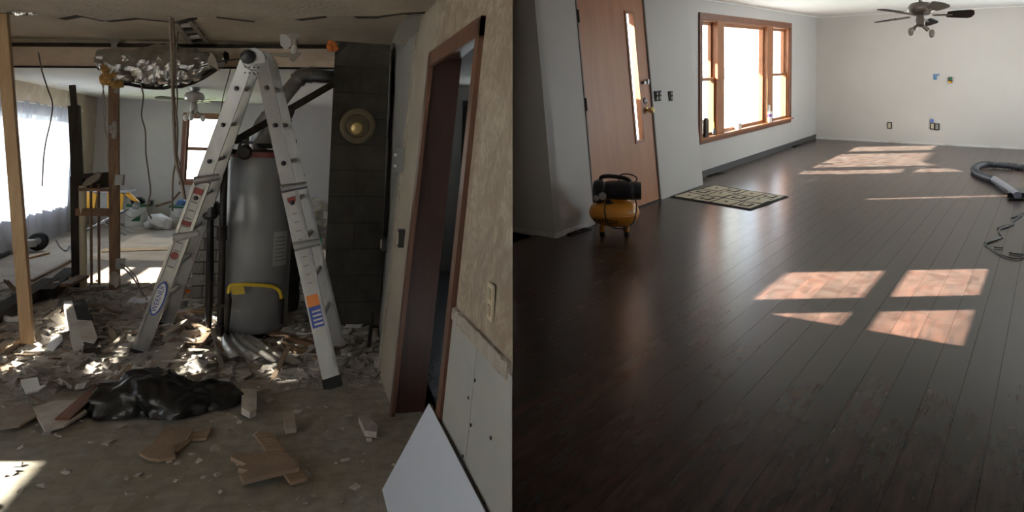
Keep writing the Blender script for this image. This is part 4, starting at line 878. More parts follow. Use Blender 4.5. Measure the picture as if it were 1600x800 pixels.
# ---- things standing in the far room
def bucket(label, c, lid, extra=None):
    t = thing('plaster_bucket', label, 'bucket', c); c = Vector(c)
    part('pail', MB().lathe([(.17, 0), (.175, .01), (.20, .36), (.205, .37)], c, 28), WHITEPL, t, smooth=True)
    part('lid', MB().lathe([(.215, .35), (.22, .36), (.22, .385), (.19, .39)], c, 28), lid, t, smooth=True)
    part('sticker', MB().grid(lambda u, v: c + Vector((math.sin(-.7 + u * 1.5) * (.185 + .018 * v), -math.cos(-.7 + u * 1.5) * (.185 + .018 * v), .09 + v * .18)), 10, 1), LABELW, t)
    part('sticker_stripe', MB().grid(lambda u, v: c + Vector((math.sin(-.1 + u * .7) * (.187 + .012 * v), -math.cos(-.1 + u * .7) * (.187 + .012 * v), .10 + v * (.02 + .10 * u))), 8, 1), GREENPL, t, label='green wedge on the sticker')
    part('handle', MB().tube(smooth_path([c + Vector((-.2, 0, .33)), c + Vector((-.14, -.15, .22)), c + Vector((0, -.21, .17)), c + Vector((.14, -.15, .22)), c + Vector((.2, 0, .33))], 5), .005, 6), STEEL, t)
    return t
k1 = Vector((-3.42, 13.7, 0)); bucket('white bucket with a green lid against the far wall, left one', k1, GREENPL)
single('glove', 'crumpled dark glove lying on the left white bucket', 'glove', MB().ball(k1 + Vector((.02, 0, .45)), (.12, .10, .07), 16, 10, lambda p: p + noise.noise_vector(p * 11) * .04), BLACK, smooth=True)
k2 = Vector((-2.63, 13.55, 0)); bucket('white bucket with a green lid against the far wall, right one behind the cables', k2, GREENPL)
single('blue_item', 'blue lid-like item lying on the right white bucket', 'item', MB().lathe([(.11, .39), (.11, .43), (.07, .48), (.01, .50)], k2, 18), BLUEPL, smooth=True)  # lid-shaped blue item on the bucket, no fabric
k3 = Vector((-2.42, 13.2, 0)); t = thing('small_tub', 'small white tub standing right of the white rag bundle', 'tub', k3); part('pail', MB().lathe([(.11, 0), (.13, .26), (.135, .27)], k3, 20), WHITEPL, t, smooth=True); part('sticker', MB().grid(lambda u, v: k3 + Vector((math.sin(-.8 + u * 1.4) * (.118 + .012 * v), -math.cos(-.8 + u * 1.4) * (.118 + .012 * v), .06 + v * .13)), 8, 1), BLUEPL, t)
single('white_bundle', 'white plastic sack slumped on the floor before the far wall', 'sack', MB().ball(Vector((-2.93, 13.15, .10)), (.23, .16, .14), 32, 20, lambda p: (lambda q: Vector((q.x, q.y, max(q.z, .005))))(p + noise.noise_vector(p * 6) * .09 + noise.noise_vector(p * 15) * .03)), WHITEPL, smooth=True)
single('floor_pipe', 'thin grey pipe leaning low against the far wall behind the cables', 'pipe', MB().tube([LP(243, 322, 13.9), LP(268, 315, 13.9), LP(281, 300, 13.9)], .02, 8), OLDWOOD)
c = LP(237, 317, YB - .02); t = thing('wall_outlet', 'small dark outlet low on the far wall beside the left bucket', 'outlet', c); part('plate', MB().box(c, (.08, .012, .12)), BOXGREY, t); part('socket', MB().box(c + Vector((0, -.008, 0)), (.04, .008, .08)), DARKBOX, t)
# wheel of a cart under the curtain
c = LP(60, 374, 10.6); t = thing('hand_cart', 'grey cart base with a black wheel in front of the sheer curtain', 'cart', (c.x, c.y, 0))
part('wheel', MB().lathe([(.05, -.03), (.105, -.035), (.125, -.015), (.125, .015), (.105, .035), (.05, .03)], (c.x, c.y, .127), 24, Matrix.Rotation(math.pi / 2 - .2, 3, 'X')), RUBBER, t, smooth=True)
part('hub', MB().lathe([(.05, -.04), (.05, .04)], (c.x, c.y, .127), 16, Matrix.Rotation(math.pi / 2 - .2, 3, 'X')), BOXGREY, t, smooth=True)
part('base', MB().beam((c.x - .36, c.y - .30, .10), (c.x - .03, c.y - .05, .12), .2, .09), ALU, t)
# yellow table saw on a folding stand
s0 = LP(161, 315, 12.2); t = thing('table_saw', 'yellow-cased table saw on a folding stand beyond the wrecked partition', 'saw', (s0.x, s0.y, 0))
for sx in (-.22, .17): part('side_panel', MB().prism([s0 + Vector((sx - .10, 0, -.14)), s0 + Vector((sx + .10, 0, -.14)), s0 + Vector((sx + .12, 0, .12)), s0 + Vector((sx + .02, 0, .17)), s0 + Vector((sx - .12, 0, .15))], (0, .05, 0)), YELLOW, t)
part('body', MB().box(s0 + Vector((0, .2, .0)), (.5, .3, .28)), BOXGREY, t); part('table_top', MB().box(s0 + Vector((0, .2, .17)), (.72, .5, .04)), STEEL, t)
part('guard', MB().prism([s0 + Vector((.3, 0, .12)), s0 + Vector((.42, 0, .02)), s0 + Vector((.52, 0, .0)), s0 + Vector((.36, 0, .16))], (0, .05, 0)), YELLOW, t)
part('motor', MB().tube([s0 + Vector((.42, .1, -.06)), s0 + Vector((.5, .1, -.08))], .06, 12), BOXGREY, t, smooth=True)
zb = s0.z - .14
for sy in (0.0, .34):
    for sg in (-1, 1): part('leg', MB().tube([(s0.x - sg * .3, s0.y + sy, zb), (s0.x + sg * .36, s0.y + sy, .012)], .014, 8), STEEL, t)
single('extension_lead', 'thin dark lead curling on the floor between curtain and saw', 'cord', MB().tube(smooth_path([LF(88, 375, .01), LF(93, 385, .01), LF(103, 392, .01), (LF(108, 384, .01)), LF(112, 392, .01)], 6), .008, 6), BLACK)
single('black_hose', 'black hose lying along the bottom of the sheer curtain', 'hose', MB().tube(smooth_path([LF(-25, 405, .03), LF(5, 398, .03), LF(24, 388, .03), LF(34, 383, .03)], 5), .03, 8), BLACK)
plank('floor_edge_strip', 'long dark strip edging the bare floor behind the pine stud', 'strip', (48, 441), (118, 405), .04, .03, OLDWOOD, .0)
plank('pale_batten', 'short pale batten on the far floor left of the charred stud', 'batten', (42, 405), (75, 397), .05, .025, PINE, .0)
plank('torn_floor_strip', 'strip of torn brown underlay across the far floor', 'strip', (160, 392), (262, 389), .30, .012, P('brown_underlay', (.30, .20, .11), .9, c2=(.40, .32, .22), scale=8), .0)
# heap of wrapped rubbish seen between ladder and column
m = MB()
for k in range(40): m.ball((R.uniform(-.75, .1), 9.3 + R.uniform(-.3, .3), R.uniform(.1, .75)), (R.uniform(.05, .18), .1, R.uniform(.04, .12)), 9, 7, lambda p: p + noise.noise_vector(p * 9) * .06)
single('rubbish_heap', 'heap of pale rubbish seen between the ladder and the block column', 'rubbish', m, P('pale_rubbish', (.62, .60, .55), .8, c2=(.30, .28, .24), scale=6), kind='stuff')
for (px, py) in ((497, 376), (493, 382)): single('green_carton', 'green-printed carton in the pale rubbish heap, ' + ('upper one' if px == 497 else 'lower one'), 'carton', MB().box(LP(px, py, 8.85), (.09, .06, .07)), P('teal_print', (.05, .35, .27), .5))

# ================================================================== FINISHED ROOM (right half of the picture)
FR = FRR
XC, YBR, ZC, XRW = -3.551, 13.491, 2.299, .80
seam = lambda y, z=0: -.8112 * y - .0358 + .0238 * z
def WB(y, z, o=0.0): return Vector((WB0 - WBL * z - o, y, z))
# floor slab and planks
fl = struct('floor', MB().prism([(seam(1.34) - .01, 1.34, -.10), (XRW, 1.34, -.10), (XRW, 13.6, -.10), (XC - .1, 13.6, -.10), (XC - .1, 5.2, -.10), (-4.2, 4.75, -.10), (-4.0, 4.6, -.1)], (0, 0, .084)), JOINT, 'dark plank floor of the finished room')
PW = .125; nrow = int((XRW - XC) / PW) + 1
for r_ in range(nrow):
    x0 = XC + r_ * PW; x1 = min(x0 + PW, XRW); g = .0007
    ymin0 = max(1.35, -(x0 + .0358) / .8112 - .01); ymin1 = max(1.35, -(x1 + .0358) / .8112 - .01)
    y = max(ymin0, ymin1); first = True; yend = 13.49
    ye = y + R.uniform(.35, 1.5)
    while y < yend - .01:
        ye = min(ye, yend)
        if yend - ye < .4: ye = yend
        ya, yb = (ymin0, ymin1) if first else (y + g, y + g)
        P_ = [(x0 + g, ya, -.015), (x1 - g, yb, -.015), (x1 - g, ye - g, -.015), (x0 + g, ye - g, -.015)]
        part('plank', MB().prism(P_, (0, 0, .015)), PLANK, fl)
        first = False; y = ye; ye = y + R.choice((1.3, 1.55, 1.8, 2.1, 2.4))
# walls
m = MB().hexa([(-4.25, 4.674, -.3), WB(4.674, -.3), WB(4.674, -.3) + Vector((0, .1, 0)), (-4.25, 4.774, -.3), (-4.25, 4.674, 2.5), WB(4.674, 2.5), WB(4.674, 2.5) + Vector((0, .1, 0)), (-4.25, 4.774, 2.5)])
struct('wall_entry', m, PAINT, 'short grey wall beside the brown door')
DH = (5.313, 6.663)
m = MB(); wall_cells(m, lambda u, z, o: WB(u, z, o), 4.68, 7.788, -.1, 2.45, [(DH[0], DH[1], -.1, 2.26)], .12); wb_ = struct('wall_left', m, PAINT, 'grey wall around the brown door')
WYa, WYb, WZa, WZb = 8.22, 11.83, .52, 2.04
m = MB(); wall_cells(m, lambda u, z, o: Vector((XC - o, u, z)), 7.788, 13.6, -.1, 2.5, [(WYa, WYb, WZa, WZb)], .14); struct('wall_left', m, PAINT, 'grey wall around the triple window')
struct('wall_back', MB().ab((XC - .1, YBR, -.1), (XRW + .1, YBR + .1, 2.5)), P('warm_beige_wall_paint', (.58, .545, .50), .5, c2=(.62, .59, .55), scale=.8, bump=.04, bscale=100), 'warm grey back wall of the finished room')
HB = [(5.0, 6.72, .92, 1.84), (9.2, 12.4, .45, 2.1)]
m = MB(); wall_cells(m, lambda u, z, o: Vector((XRW + o, u, z)), -5.5, 13.6, -1.3, 3.0, HB, .05); struct('wall_right', m, PAINT, 'right wall of the finished room with a side window')
struct('ceiling', MB().prism([(-4.2, 4.2, ZC), (-1.6, 1.2, ZC), (-.4, -.6, ZC), (XRW + .05, -1.5, ZC), (XRW + .05, 13.6, ZC), (-4.2, 13.6, ZC)], (0, 0, .06)), WHITE_CEIL, 'white ceiling of the finished room')
# wall between the two rooms, seen edge-on
m = MB().hexa([(seam(2.95) - .05, 2.95, -.6), (seam(2.95), 2.95, -.6), (seam(5.3), 5.3, -.6), (seam(5.3) - .22, 5.3, -.6), (seam(2.95, 2.6) - .11, 2.95, 2.9), (seam(2.95, 2.6) - .06, 2.95, 2.9), (seam(5.3, 2.6) - .06, 5.3, 2.9), (seam(5.3, 2.6) - .26, 5.3, 2.9)])
m.v = [p + Vector((-.05, 0, 0)) for p in m.v]; struct('wall_entry', m, PAINT, 'thin grey partition between the two rooms')
# baseboards
struct('baseboard_left', MB().ab((XC, 7.79, 0), (XC + .012, YBR, .085)), P('dark_grey_base', (.07, .07, .07), .6), 'dark grey baseboard under the triple window')
struct('baseboard_back', MB().ab((XC, YBR - .012, 0), (XRW, YBR, .035)), WHITEP, 'thin white strip at the foot of the back wall')
m = MB().ab((-3.9, 4.662, 0), (WB0, 4.674, .04)); m.ab((WB0, 4.674, 0), (WB0 + .012, DH[0] - .02, .04)); struct('baseboard_entry', m, WHITEP, 'thin white strip at the foot of the short entry wall')
struct('trim_6', MB().beam((XC + .012, 7.7, ZC - .006), (XC + .012, YBR, ZC - .006), .024, .012), WHITE_CEIL, 'white caulk line above the triple window')
struct('trim_7', MB().beam((XC, YBR - .012, ZC - .008), (XRW, YBR - .012, ZC - .008), .024, .016), WHITE_CEIL, 'white caulk line above the back wall')
# ---- brown entry door with narrow light
def bq(y0, y1, z0, z1, o0, o1): return MB().hexa([WB(y0, z0, o0), WB(y0, z0, o1), WB(y1, z0, o1), WB(y1, z0, o0), WB(y0, z1, o0), WB(y0, z1, o1), WB(y1, z1, o1), WB(y1, z1, o0)])
def addmb(a, b): k = len(a.v); a.v += b.v; a.f += [tuple(i + k for i in f) for f in b.f]; return a
lt0, lt1, lb0, lb1 = RB(976, 19), RB(989, 19), RB(997, 220), RB(1008, 220)
ly0, ly1 = (lt0.y + lb0.y) / 2, (lt1.y + lb1.y) / 2; lz0, lz1 = (lb0.z + lb1.z) / 2, lt0.z
m = MB()
for q in ((DH[0] + .02, ly0, .012, 2.24), (ly1, DH[1] - .02, .012, 2.24), (ly0, ly1, .012, lz0), (ly0, ly1, lz1, 2.24)): addmb(m, bq(*q, .01, .05))
dr = struct('door_1', m, DOORWOOD, 'flat brown entry door with a narrow glass light')
m = MB()
for q in ((ly0 - .02, ly0 + .012, lz0 - .02, lz1 + .02), (ly1 - .012, ly1 + .02, lz0 - .02, lz1 + .02), (ly0, ly1, lz0 - .02, lz0 + .012), (ly0, ly1, lz1 - .012, lz1 + .02)): addmb(m, bq(*q, .0, .06))
lf = part('light_frame', m, WINWOOD, dr); part('pane', bq(ly0 + .01, ly1 - .01, lz0 + .01, lz1 - .01, .028, .034), GLASS, lf)
m = MB()
for q in ((DH[0] - .006, DH[0] + .014, 0, 2.26), (DH[1] - .014, DH[1] + .006, 0, 2.26)): addmb(m, bq(*q, -.006, .10))
part('jamb', m, P('grey_unpainted_jamb', (.24, .22, .20), .7), dr)
m = bq(DH[0] + .013, DH[0] + .021, .02, 2.25, .004, .03); part('shadow_gap', m, DARKBOX, dr)
part('threshold', bq(DH[0], DH[1], -.1, .011, -.01, .12), DARKBOX, dr)
for z_ in (.24, 1.12, 1.95): 
    h_ = part('hinge', addmb(bq(DH[0] - .005, DH[0] + .05, z_ - .06, z_ + .06, .003, .012), MB().tube([WB(DH[0] + .012, z_ - .06, -.006), WB(DH[0] + .012, z_ + .06, -.006)], .012, 8)), BLACKMET, dr)
XA = Matrix.Rotation(math.pi / 2, 3, 'Y')
kp = RB(1012, 172); part('knob', MB().lathe([(.03, 0), (.032, .008), (.014, .014), (.014, .04), (.034, .05), (.038, .07), (.02, .085)], WB(kp.y, kp.z, .012), 20, XA), P('polished_brass', (.75, .58, .27), .22, metal=.9), dr, smooth=True)
kp = RB(1009, 158); part('deadbolt', MB().lathe([(.034, 0), (.036, .01), (.018, .024)], WB(kp.y, kp.z, .012), 20, XA), STEEL, dr, smooth=True)
kp = RB(1007, 129); part('latch', MB().box(WB(kp.y, kp.z, -.006), (.03, .09, .03)).box(WB(kp.y + .03, kp.z + .01, -.02), (.03, .03, .05)), STEEL, dr)
# switch boxes
for px, w_, lb in ((1027, .15, 'wide dark switch box right of the brown door'), (1047, .09, 'narrow dark switch box nearer the triple window')):
    c = RB(px, 150); t = thing('switch_box', lb, 'switch', c); part('box', MB().box(c + Vector((.004, 0, 0)), (.014, w_, .115)), DARKBOX, t)
    for i in range(2 if w_ > .1 else 1):
        yy = (i - .5) * .07 if w_ > .1 else 0
        part('switch', MB().box(c + Vector((.014, yy, 0)), (.014, .028, .075)), BOXGREY, t); part('toggle', MB().box(c + Vector((.026, yy, .006)), (.02, .010, .02)), IVORY, t)
# ---- triple window
my = [RC(1120, 100).y, RC(1130.5, 100).y, RC(1198, 100).y, RC(1207, 100).y]
def wq(y0, y1, z0, z1, o0, o1): return MB().hexa([Vector((XC - o0, y0, z0)), Vector((XC - o0, y1, z0)), Vector((XC - o1, y1, z0)), Vector((XC - o1, y0, z0)), Vector((XC - o0, y0, z1)), Vector((XC - o0, y1, z1)), Vector((XC - o1, y1, z1)), Vector((XC - o1, y0, z1))])
w1 = struct('window_1', wq(8.135, 11.914, WZb, 2.125, -.022, 0), WINDARK, 'wood-framed triple window with double-hung sides')
part('casing', wq(8.135, WYa, WZa, WZb, -.022, 0), WINDARK, w1); part('casing', wq(WYb, 11.914, WZa, WZb, -.022, 0), WINDARK, w1); part('apron', wq(8.135, 11.914, .44, WZa - .02, -.022, 0), WINDARK, w1)
part('sill', wq(8.10, 11.95, WZa - .022, WZa + .004, -.05, .12), WINWOOD, w1)
for q in ((WYa, WYa + .018, WZa, WZb), (WYb - .018, WYb, WZa, WZb), (WYa, WYb, WZb - .018, WZb)): part('jamb', wq(*q, 0, .13), WINWOOD, w1)
part('mullion', wq(my[0], my[1], WZa, WZb, -.012, .13), WINWOOD, w1); part('mullion', wq(my[2], my[3], WZa, WZb, -.012, .13), WINWOOD, w1)
def sash(y0, y1, z0, z1, o, s):
    m = MB()
    for q in ((y0, y0 + s, z0, z1), (y1 - s, y1, z0, z1), (y0 + s, y1 - s, z0, z0 + s), (y0 + s, y1 - s, z1 - s, z1)): addmb(m, wq(*q, o, o + .035))
    so = part('sash', m, WINWOOD, w1); part('pane', wq(y0 + s, y1 - s, z0 + s, z1 - s, o + .014, o + .02), GLASS, so)
zm = RC(1124, 123).z
sash(WYa + .018, my[0], WZa, zm + .02, .03, .04); sash(WYa + .018, my[0], zm - .02, WZb - .018, .07, .04)
sash(my[1], my[2], WZa, WZb - .018, .05, .045)
sash(my[3], WYb - .018, WZa, zm + .02, .03, .04); sash(my[3], WYb - .018, zm - .02, WZb - .018, .07, .04)
# things on the sill
sz = WZa + .006
def sill_at(px, o=.0): return Vector((XC - o, RC(px, 205).y, sz))
c = sill_at(1101.5, -.012); t = thing('tool_case', 'tall black case standing at the near end of the window sill', 'case', c); part('body', MB().prism([c + Vector(q) for q in ((-.02, -.05, 0), (.02, -.05, 0), (.02, .05, 0), (-.02, .05, 0))], (0, 0, .225)), BLACK, t); part('cap', MB().box(c + Vector((0, .0, .235)), (.03, .06, .02)), BLACK, t)
c = sill_at(1114, -.012); t = thing('glue_bottle', 'small dark bottle with a thin nozzle on the window sill', 'bottle', c); part('body', MB().lathe([(.028, 0), (.028, .07), (.012, .09)], c, 16), BLACK, t, smooth=True); part('nozzle', MB().lathe([(.010, .088), (.004, .17)], c, 10), YELLOW, t)
c = sill_at(1152, -.005); t = thing('paper_cup', 'low white tub on the window sill under the big pane', 'cup', c); part('tub', MB().lathe([(.05, 0), (.06, .085), (.056, .088), (.05, .02)], c, 20), WHITEPL, t, smooth=True); part('rim', MB().lathe([(.061, .08), (.063, .09)], c, 20), WHITEPL, t)
c = sill_at(1199.5, -.005); t = thing('spray_bottle', 'white bottle with a purple label at the far end of the window sill', 'bottle', c); part('body', MB().lathe([(.055, 0), (.058, .02), (.058, .16), (.03, .20)], c, 20), WHITEPL, t, smooth=True); part('cap', MB().lathe([(.032, .198), (.034, .27), (.02, .275)], c, 16), WHITEPL, t, smooth=True); part('label', MB().lathe([(.0595, .09), (.0595, .13)], c, 20), P('purple_print', (.20, .08, .32), .5), t)
# ---- outside the triple window: porch roof and post, pale ground, hazy trees
struct('porch', MB().prism([(XC - .16, 5.2, 2.72), (-4.2, 5.2, 2.72), (-6.05, 7.5, 2.72), (-6.05, 13.4, 2.72), (XC - .16, 13.4, 2.72)], (0, 0, .08)), PORCHP, 'porch roof outside the triple window')
pp_ = thing('porch_post', 'pale porch post outside the big middle pane', 'post', (-6.0, 14.0, -.4)); 
pa = RP(1148, 100, 11.6); part('shaft', MB().tube([(pa.x, 11.6, -.4), (pa.x, 11.6, 2.72)], .13, 20), PORCHP, pp_, smooth=True)
part('capital', MB().lathe([(.14, 2.5), (.22, 2.66), (.24, 2.72)], (pa.x, 11.6, 0), 20), PORCHP, pp_); part('plinth', MB().box((pa.x, 11.6, -.34), (.4, .4, .14)), PORCHP, pp_)
struct('ground', MB().prism([(XC - .16, 6.2, -.5), (XC - .16, 80, -.5), (-45, 80, -.5)], (0, 0, .1)), SNOW, 'bright pale ground outside the triple window')
m = MB()
for k in range(60): m.ball((-40 + k * .6 + R.uniform(-.3, .3), 72 + R.uniform(-2, 2), 0), (1.4, 1.4, R.uniform(1.2, 2.6)), 8, 6)
single('tree_line', 'hazy tree line on the horizon outside the triple window', 'trees', m, TREES, kind='stuff')
# ---- added side window (outside the frame), shaped to throw the sun patch
sw = lambda u, z, o: Vector((XRW + o, u, z))
def sbar(a, b, c, d): return MB().hexa([sw(a, c, -.01), sw(b, c, -.01), sw(b, c, .05), sw(a, c, .05), sw(a, d, -.01), sw(b, d, -.01), sw(b, d, .05), sw(a, d, .05)])
w2 = struct('window_8', sbar(5.73, 6.0, .92, 1.84), WINDARK, 'added double side window just outside the picture')
part('rail', sbar(5.0, 6.72, 1.30, 1.37), WINDARK, w2)
part('pane', MB().hexa([sw(5.0, .92, .02), sw(6.72, .92, .02), sw(6.72, .92, .026), sw(5.0, .92, .026), sw(5.0, 1.84, .02), sw(6.72, 1.84, .02), sw(6.72, 1.84, .026), sw(5.0, 1.84, .026)]), GLASS, w2)
struct('sun_cut_panel', MB().prism([(XRW + .07, 4.6, .7), (XRW + .07, 4.87, .7), (XRW + .07, 5.9, 1.9), (XRW + .07, 4.6, 1.9)], (.05, 0, 0)), WHITEP, 'added sloping panel outside the side window, cutting the sun patch')  # added panel, slanted only to trim the sun patch
simple_window('window_9', sw, 9.2, 12.4, .45, 2.1, .07, .05, WINDARK, rail=False, label='wide far side window outside the picture')
struct('sun_block_roof', MB().ab((XRW + .1, 8.4, 2.36), (XRW + 3.0, 14.5, 2.44)), WHITEP, 'added slab outside the far side window, blocking its sun')  # added slab keeps the second sun off the far side window
struct('light_block_wall', MB().ab((2.25, 1.0, -1.2), (2.4, 8.1, 1.88)), OLDWOOD, 'added light-blocking wall outside the side window')  # added wall, blocks low sky light at the side window
struct('sky_block_slab', MB().hexa([(XRW + .06, 3.8, 1.97), (2.2, 3.8, 3.12), (2.2, 8.3, 3.12), (XRW + .06, 8.3, 1.97), (XRW + .06, 3.8, 2.01), (2.2, 3.8, 3.16), (2.2, 8.3, 3.16), (XRW + .06, 8.3, 2.01)]), OLDWOOD, 'added sloping slab outside the side window, blocking high sky')  # added slab shuts out the sky above the sun's path
# ---- ceiling fan
hb = RP(1438, 12, 6.9)
hr_ = math.atan2(hb.y, hb.x) - math.pi / 2
fan('ceiling_fan', 'nickel ceiling fan with dark blades hanging in the finished room', hb, ZC, .40, hr_ + .10, 5, [FANBLADE, FANBLADE, FANBLADE, FANBLADE, FANPALE], tilt=-.22, bw=.13, lean=Matrix.Rotation(math.radians(11), 3, Vector((-math.cos(hr_), -math.sin(hr_), 0))), nb=2, k=.72)
# ---- outlets and loose ends on the back wall
for px, py, lb, mt in ((1390, 196, 'left dark outlet low on the warm back wall', IVORY), (1457, 197, 'middle outlet low on the warm back wall, under the blue tape', IVORY), (1464, 198, 'right-most dark outlet low on the warm back wall', BOXGREY)):
    c = RP(px, py, YBR - .01); t = thing('wall_outlet', lb, 'outlet', c); part('box', MB().box(c, (.07, .02, .115)), DARKBOX, t); part('receptacle', MB().box(c + Vector((0, -.012, 0)), (.038, .014, .085)), mt, t)
c = RP(1461, 120, YBR - .006); t = thing('blue_tape', 'blue tape scrap hanging on the warm back wall', 'tape', c); part('strip', MB().box(c, (.05, .008, .10)), P('blue_tape', (.10, .22, .42), .6), t); part('loose_end', MB().prism([c + Vector((-.01, -.006, .04)), c + Vector((.07, -.02, .055)), c + Vector((.06, -.02, .02)), c + Vector((.0, -.006, .0))], (0, -.004, 0)), P('blue_tape_end', (.16, .28, .46), .6), t)
c = RP(1456, 189, YBR - .006); single('blue_tape', 'small blue tape scrap just above the middle outlet of the back wall', 'tape', MB().prism([c + Vector((-.025, 0, -.03)), c + Vector((.025, 0, -.03)), c + Vector((.03, 0, .02)), c + Vector((0, 0, .04)), c + Vector((-.03, 0, .02))], (0, -.006, 0)), P('blue_tape_small', (.12, .18, .45), .6))
c = RP(1485, 125, YBR - .012); t = thing('cable_box', 'green and yellow cable box high on the warm back wall', 'box', c); part('box', MB().box(c, (.055, .024, .10)), DARKBOX, t); part('green_connector', MB().box(c + Vector((.006, -.014, .022)), (.045, .012, .045)), GREENPL, t); part('yellow_connector', MB().box(c + Vector((-.004, -.014, -.034)), (.045, .012, .03)), YELLOW, t)
c = RC(1090, 237); t = thing('wall_outlet', 'pale outlet on the grey wall below the near end of the triple window', 'outlet', c); part('plate', MB().box(c + Vector((.004, 0, 0)), (.008, .075, .12)), PAINT, t)
for dz in (-.028, .028): part('socket', MB().box(c + Vector((.009, 0, dz)), (.005, .035, .03)), P('grey_socket', (.36, .35, .34), .5), t)
# floor vents
def vent(label, p, q, w):
    a, b = RF(*p), RF(*q); d = (b - a).normalized(); s = Vector((-d.y, d.x, 0)); t = thing('floor_vent', label, 'vent', (a + b) / 2)
    part('grille_frame', MB().beam(a + Vector((0, 0, .003)), b + Vector((0, 0, .003)), w, .006), DARKBOX, t)
    for k in range(6): part('fin', MB().beam(a.lerp(b, .1 + k * .16) - s * w * .4 + Vector((0, 0, .008)), a.lerp(b, .1 + k * .16) + s * w * .4 + Vector((0, 0, .008)), .012, .006), BLACKMET, t)
vent('dark floor vent under the near end of the triple window', (1105, 276), (1128, 270), .12)
vent('dark floor vent near the far corner below the triple window', (1238, 230), (1249, 227), .12)
vent('dark floor vent at the foot of the short entry wall', (885, 367), (918, 357), .10)
# ---- patterned door mat
mc = [RF(1047, 308), RF(1173, 329), RF(1232, 308), RF(1117, 290)]
def mq(u, v, h=0.0): p = mc[0].lerp(mc[1], u).lerp(mc[3].lerp(mc[2], u), v); return p + Vector((0, 0, h + (h > .003) * .018 * max(0, math.sin(u * 13 + v * 5)) * math.exp(-((v - .52) / .16) ** 2)))
mt_ = thing('door_mat', 'cream and black mat of concentric squares on the dark plank floor', 'mat', (mc[0] + mc[2]) / 2)
m = MB().grid(lambda u, v: mq(u, v, .008), 72, 36); b2 = MB().grid(lambda u, v: mq(u, v, .0005), 24, 12); addmb(m, b2)
for k in range(24):
    for v in (0, 1): m.quad(mq(k / 24, v, .0005), mq((k + 1) / 24, v, .0005), mq((k + 1) / 24, v, .008), mq(k / 24, v, .008))
for k in range(12):
    for u in (0, 1): m.quad(mq(u, k / 12, .0005), mq(u, (k + 1) / 12, .0005), mq(u, (k + 1) / 12, .008), mq(u, k / 12, .008))
part('backing', m, MATBLK, mt_)
for i in range(4):
    for j in range(3):
        u0, u1, v0, v1 = .02 + i * .24 + .010, .02 + (i + 1) * .24 - .010, .03 + j * .313 + .014, .03 + (j + 1) * .313 - .014
        def sq(f, h, mat, nm):
            cu_, cv = (u0 + u1) / 2, (v0 + v1) / 2; hu, hv = (u1 - u0) / 2 * f, (v1 - v0) / 2 * f
            part(nm, MB().grid(lambda u, v: mq(cu_ - hu + 2 * hu * u, cv - hv + 2 * hv * v, h), 16, 12), mat, mt_)
        sq(1, .0115, MATCRM, 'square')
        if (i + j) % 2: sq(.60, .0145, MATBLK, 'square_ring'); sq(.38, .0175, MATCRM, 'square_centre')
        else: sq(.17, .0145, MATBLK, 'square_dot')
# ---- pancake air compressor
cc = RF(960, 362); cc.z = 0; tz = .178; rt = .222; rv = .112
ac = thing('air_compressor', 'yellow pancake air compressor with black pump by the brown door', 'compressor', cc)
TC_ = cc + Vector((0, 0, tz))
prof = [(rt * math.cos(a), rv * math.sin(a)) for a in [(-90 + 9 * k) * math.pi / 180 for k in range(1, 20)]]
prof = [((.88 * rt * (abs(math.cos(a)) ** .55)) + .12 * rt * math.cos(a), rv * math.sin(a)) for a in [(-86 + 8.6 * k) * math.pi / 180 for k in range(0, 21)]]
part('tank', MB().lathe(prof, TC_, 44), ORANGE, ac, smooth=True)
part('tank_seam', MB().lathe([(rt + .001, -.006), (rt + .004, 0), (rt + .001, .006)], TC_, 44), ORANGE, ac, smooth=True)
fwd = (Vector((-cc.x, -cc.y, 0))).normalized(); sid = Vector((-fwd.y, fwd.x, 0)); sid = -sid if (RR @ sid).x < 0 else sid
for k in range(4):
    a = .5 + k * math.pi / 2 + .25; d = sid * math.cos(a) + fwd * math.sin(a); p = cc + d * .15
    lg = part('leg', MB().tube([p + Vector((0, 0, .016)), p + Vector((0, 0, .11))], [.017, .022], 12), ORANGE, ac, smooth=True)
    part('rubber_foot', MB().lathe([(.024, 0), (.024, .02), (.018, .026)], p, 12), RUBBER, lg)
BT = TC_ + Vector((0, 0, rv))
def cpt(s_, f_, z_): return BT + sid * s_ + fwd * f_ + Vector((0, 0, z_ * .86))
MX = Matrix((sid, fwd, Vector((0, 0, 1)))).transposed()
def rbox(c, d, n=3.2):   # rounded box as super-ellipsoid
    def f(p):
        q = MX.transposed() @ (p - c); u = Vector((q.x / (d[0] / 2), q.y / (d[1] / 2), q.z / (d[2] / 2))); L = (abs(u.x) ** n + abs(u.y) ** n + abs(u.z) ** n) ** (1 / n)
        u = u / max(L, 1e-4); return c + MX @ Vector((u.x * d[0] / 2, u.y * d[1] / 2, u.z * d[2] / 2))
    return MB().ball(c, .1, 24, 16, f)
part('mount_plate', rbox(cpt(0, 0, .012), (.24, .20, .05)), ORANGE, ac, smooth=True)
part('shroud', rbox(cpt(.05, 0, .10), (.34, .24, .16)), NAVY, ac, smooth=True)
part('motor_cap', MB().tube([cpt(.14, .02, .10), cpt(.235, .02, .10)], [.085, .078], 20), NAVY, ac, smooth=True)
for k in range(5): part('cooling_slot', MB().tube([cpt(.02 + k * .028, .118, .06), cpt(.02 + k * .028, .118, .14)], .006, 6), RUBBER, ac)
pn = part('pump_head', rbox(cpt(-.13, .02, .09), (.12, .19, .20)), BLACK, ac, smooth=True)
part('gauge', MB().lathe([(.032, 0), (.034, .012), (.028, .016)], cpt(-.10, .12, .065), 18, frame_at((0, 0, 0), sid, (0, 0, 1)).to_3x3() @ Matrix.Rotation(math.pi, 3, 'Y') if False else MX @ Matrix.Rotation(-math.pi / 2, 3, 'X')), FANPALE, pn, smooth=True)
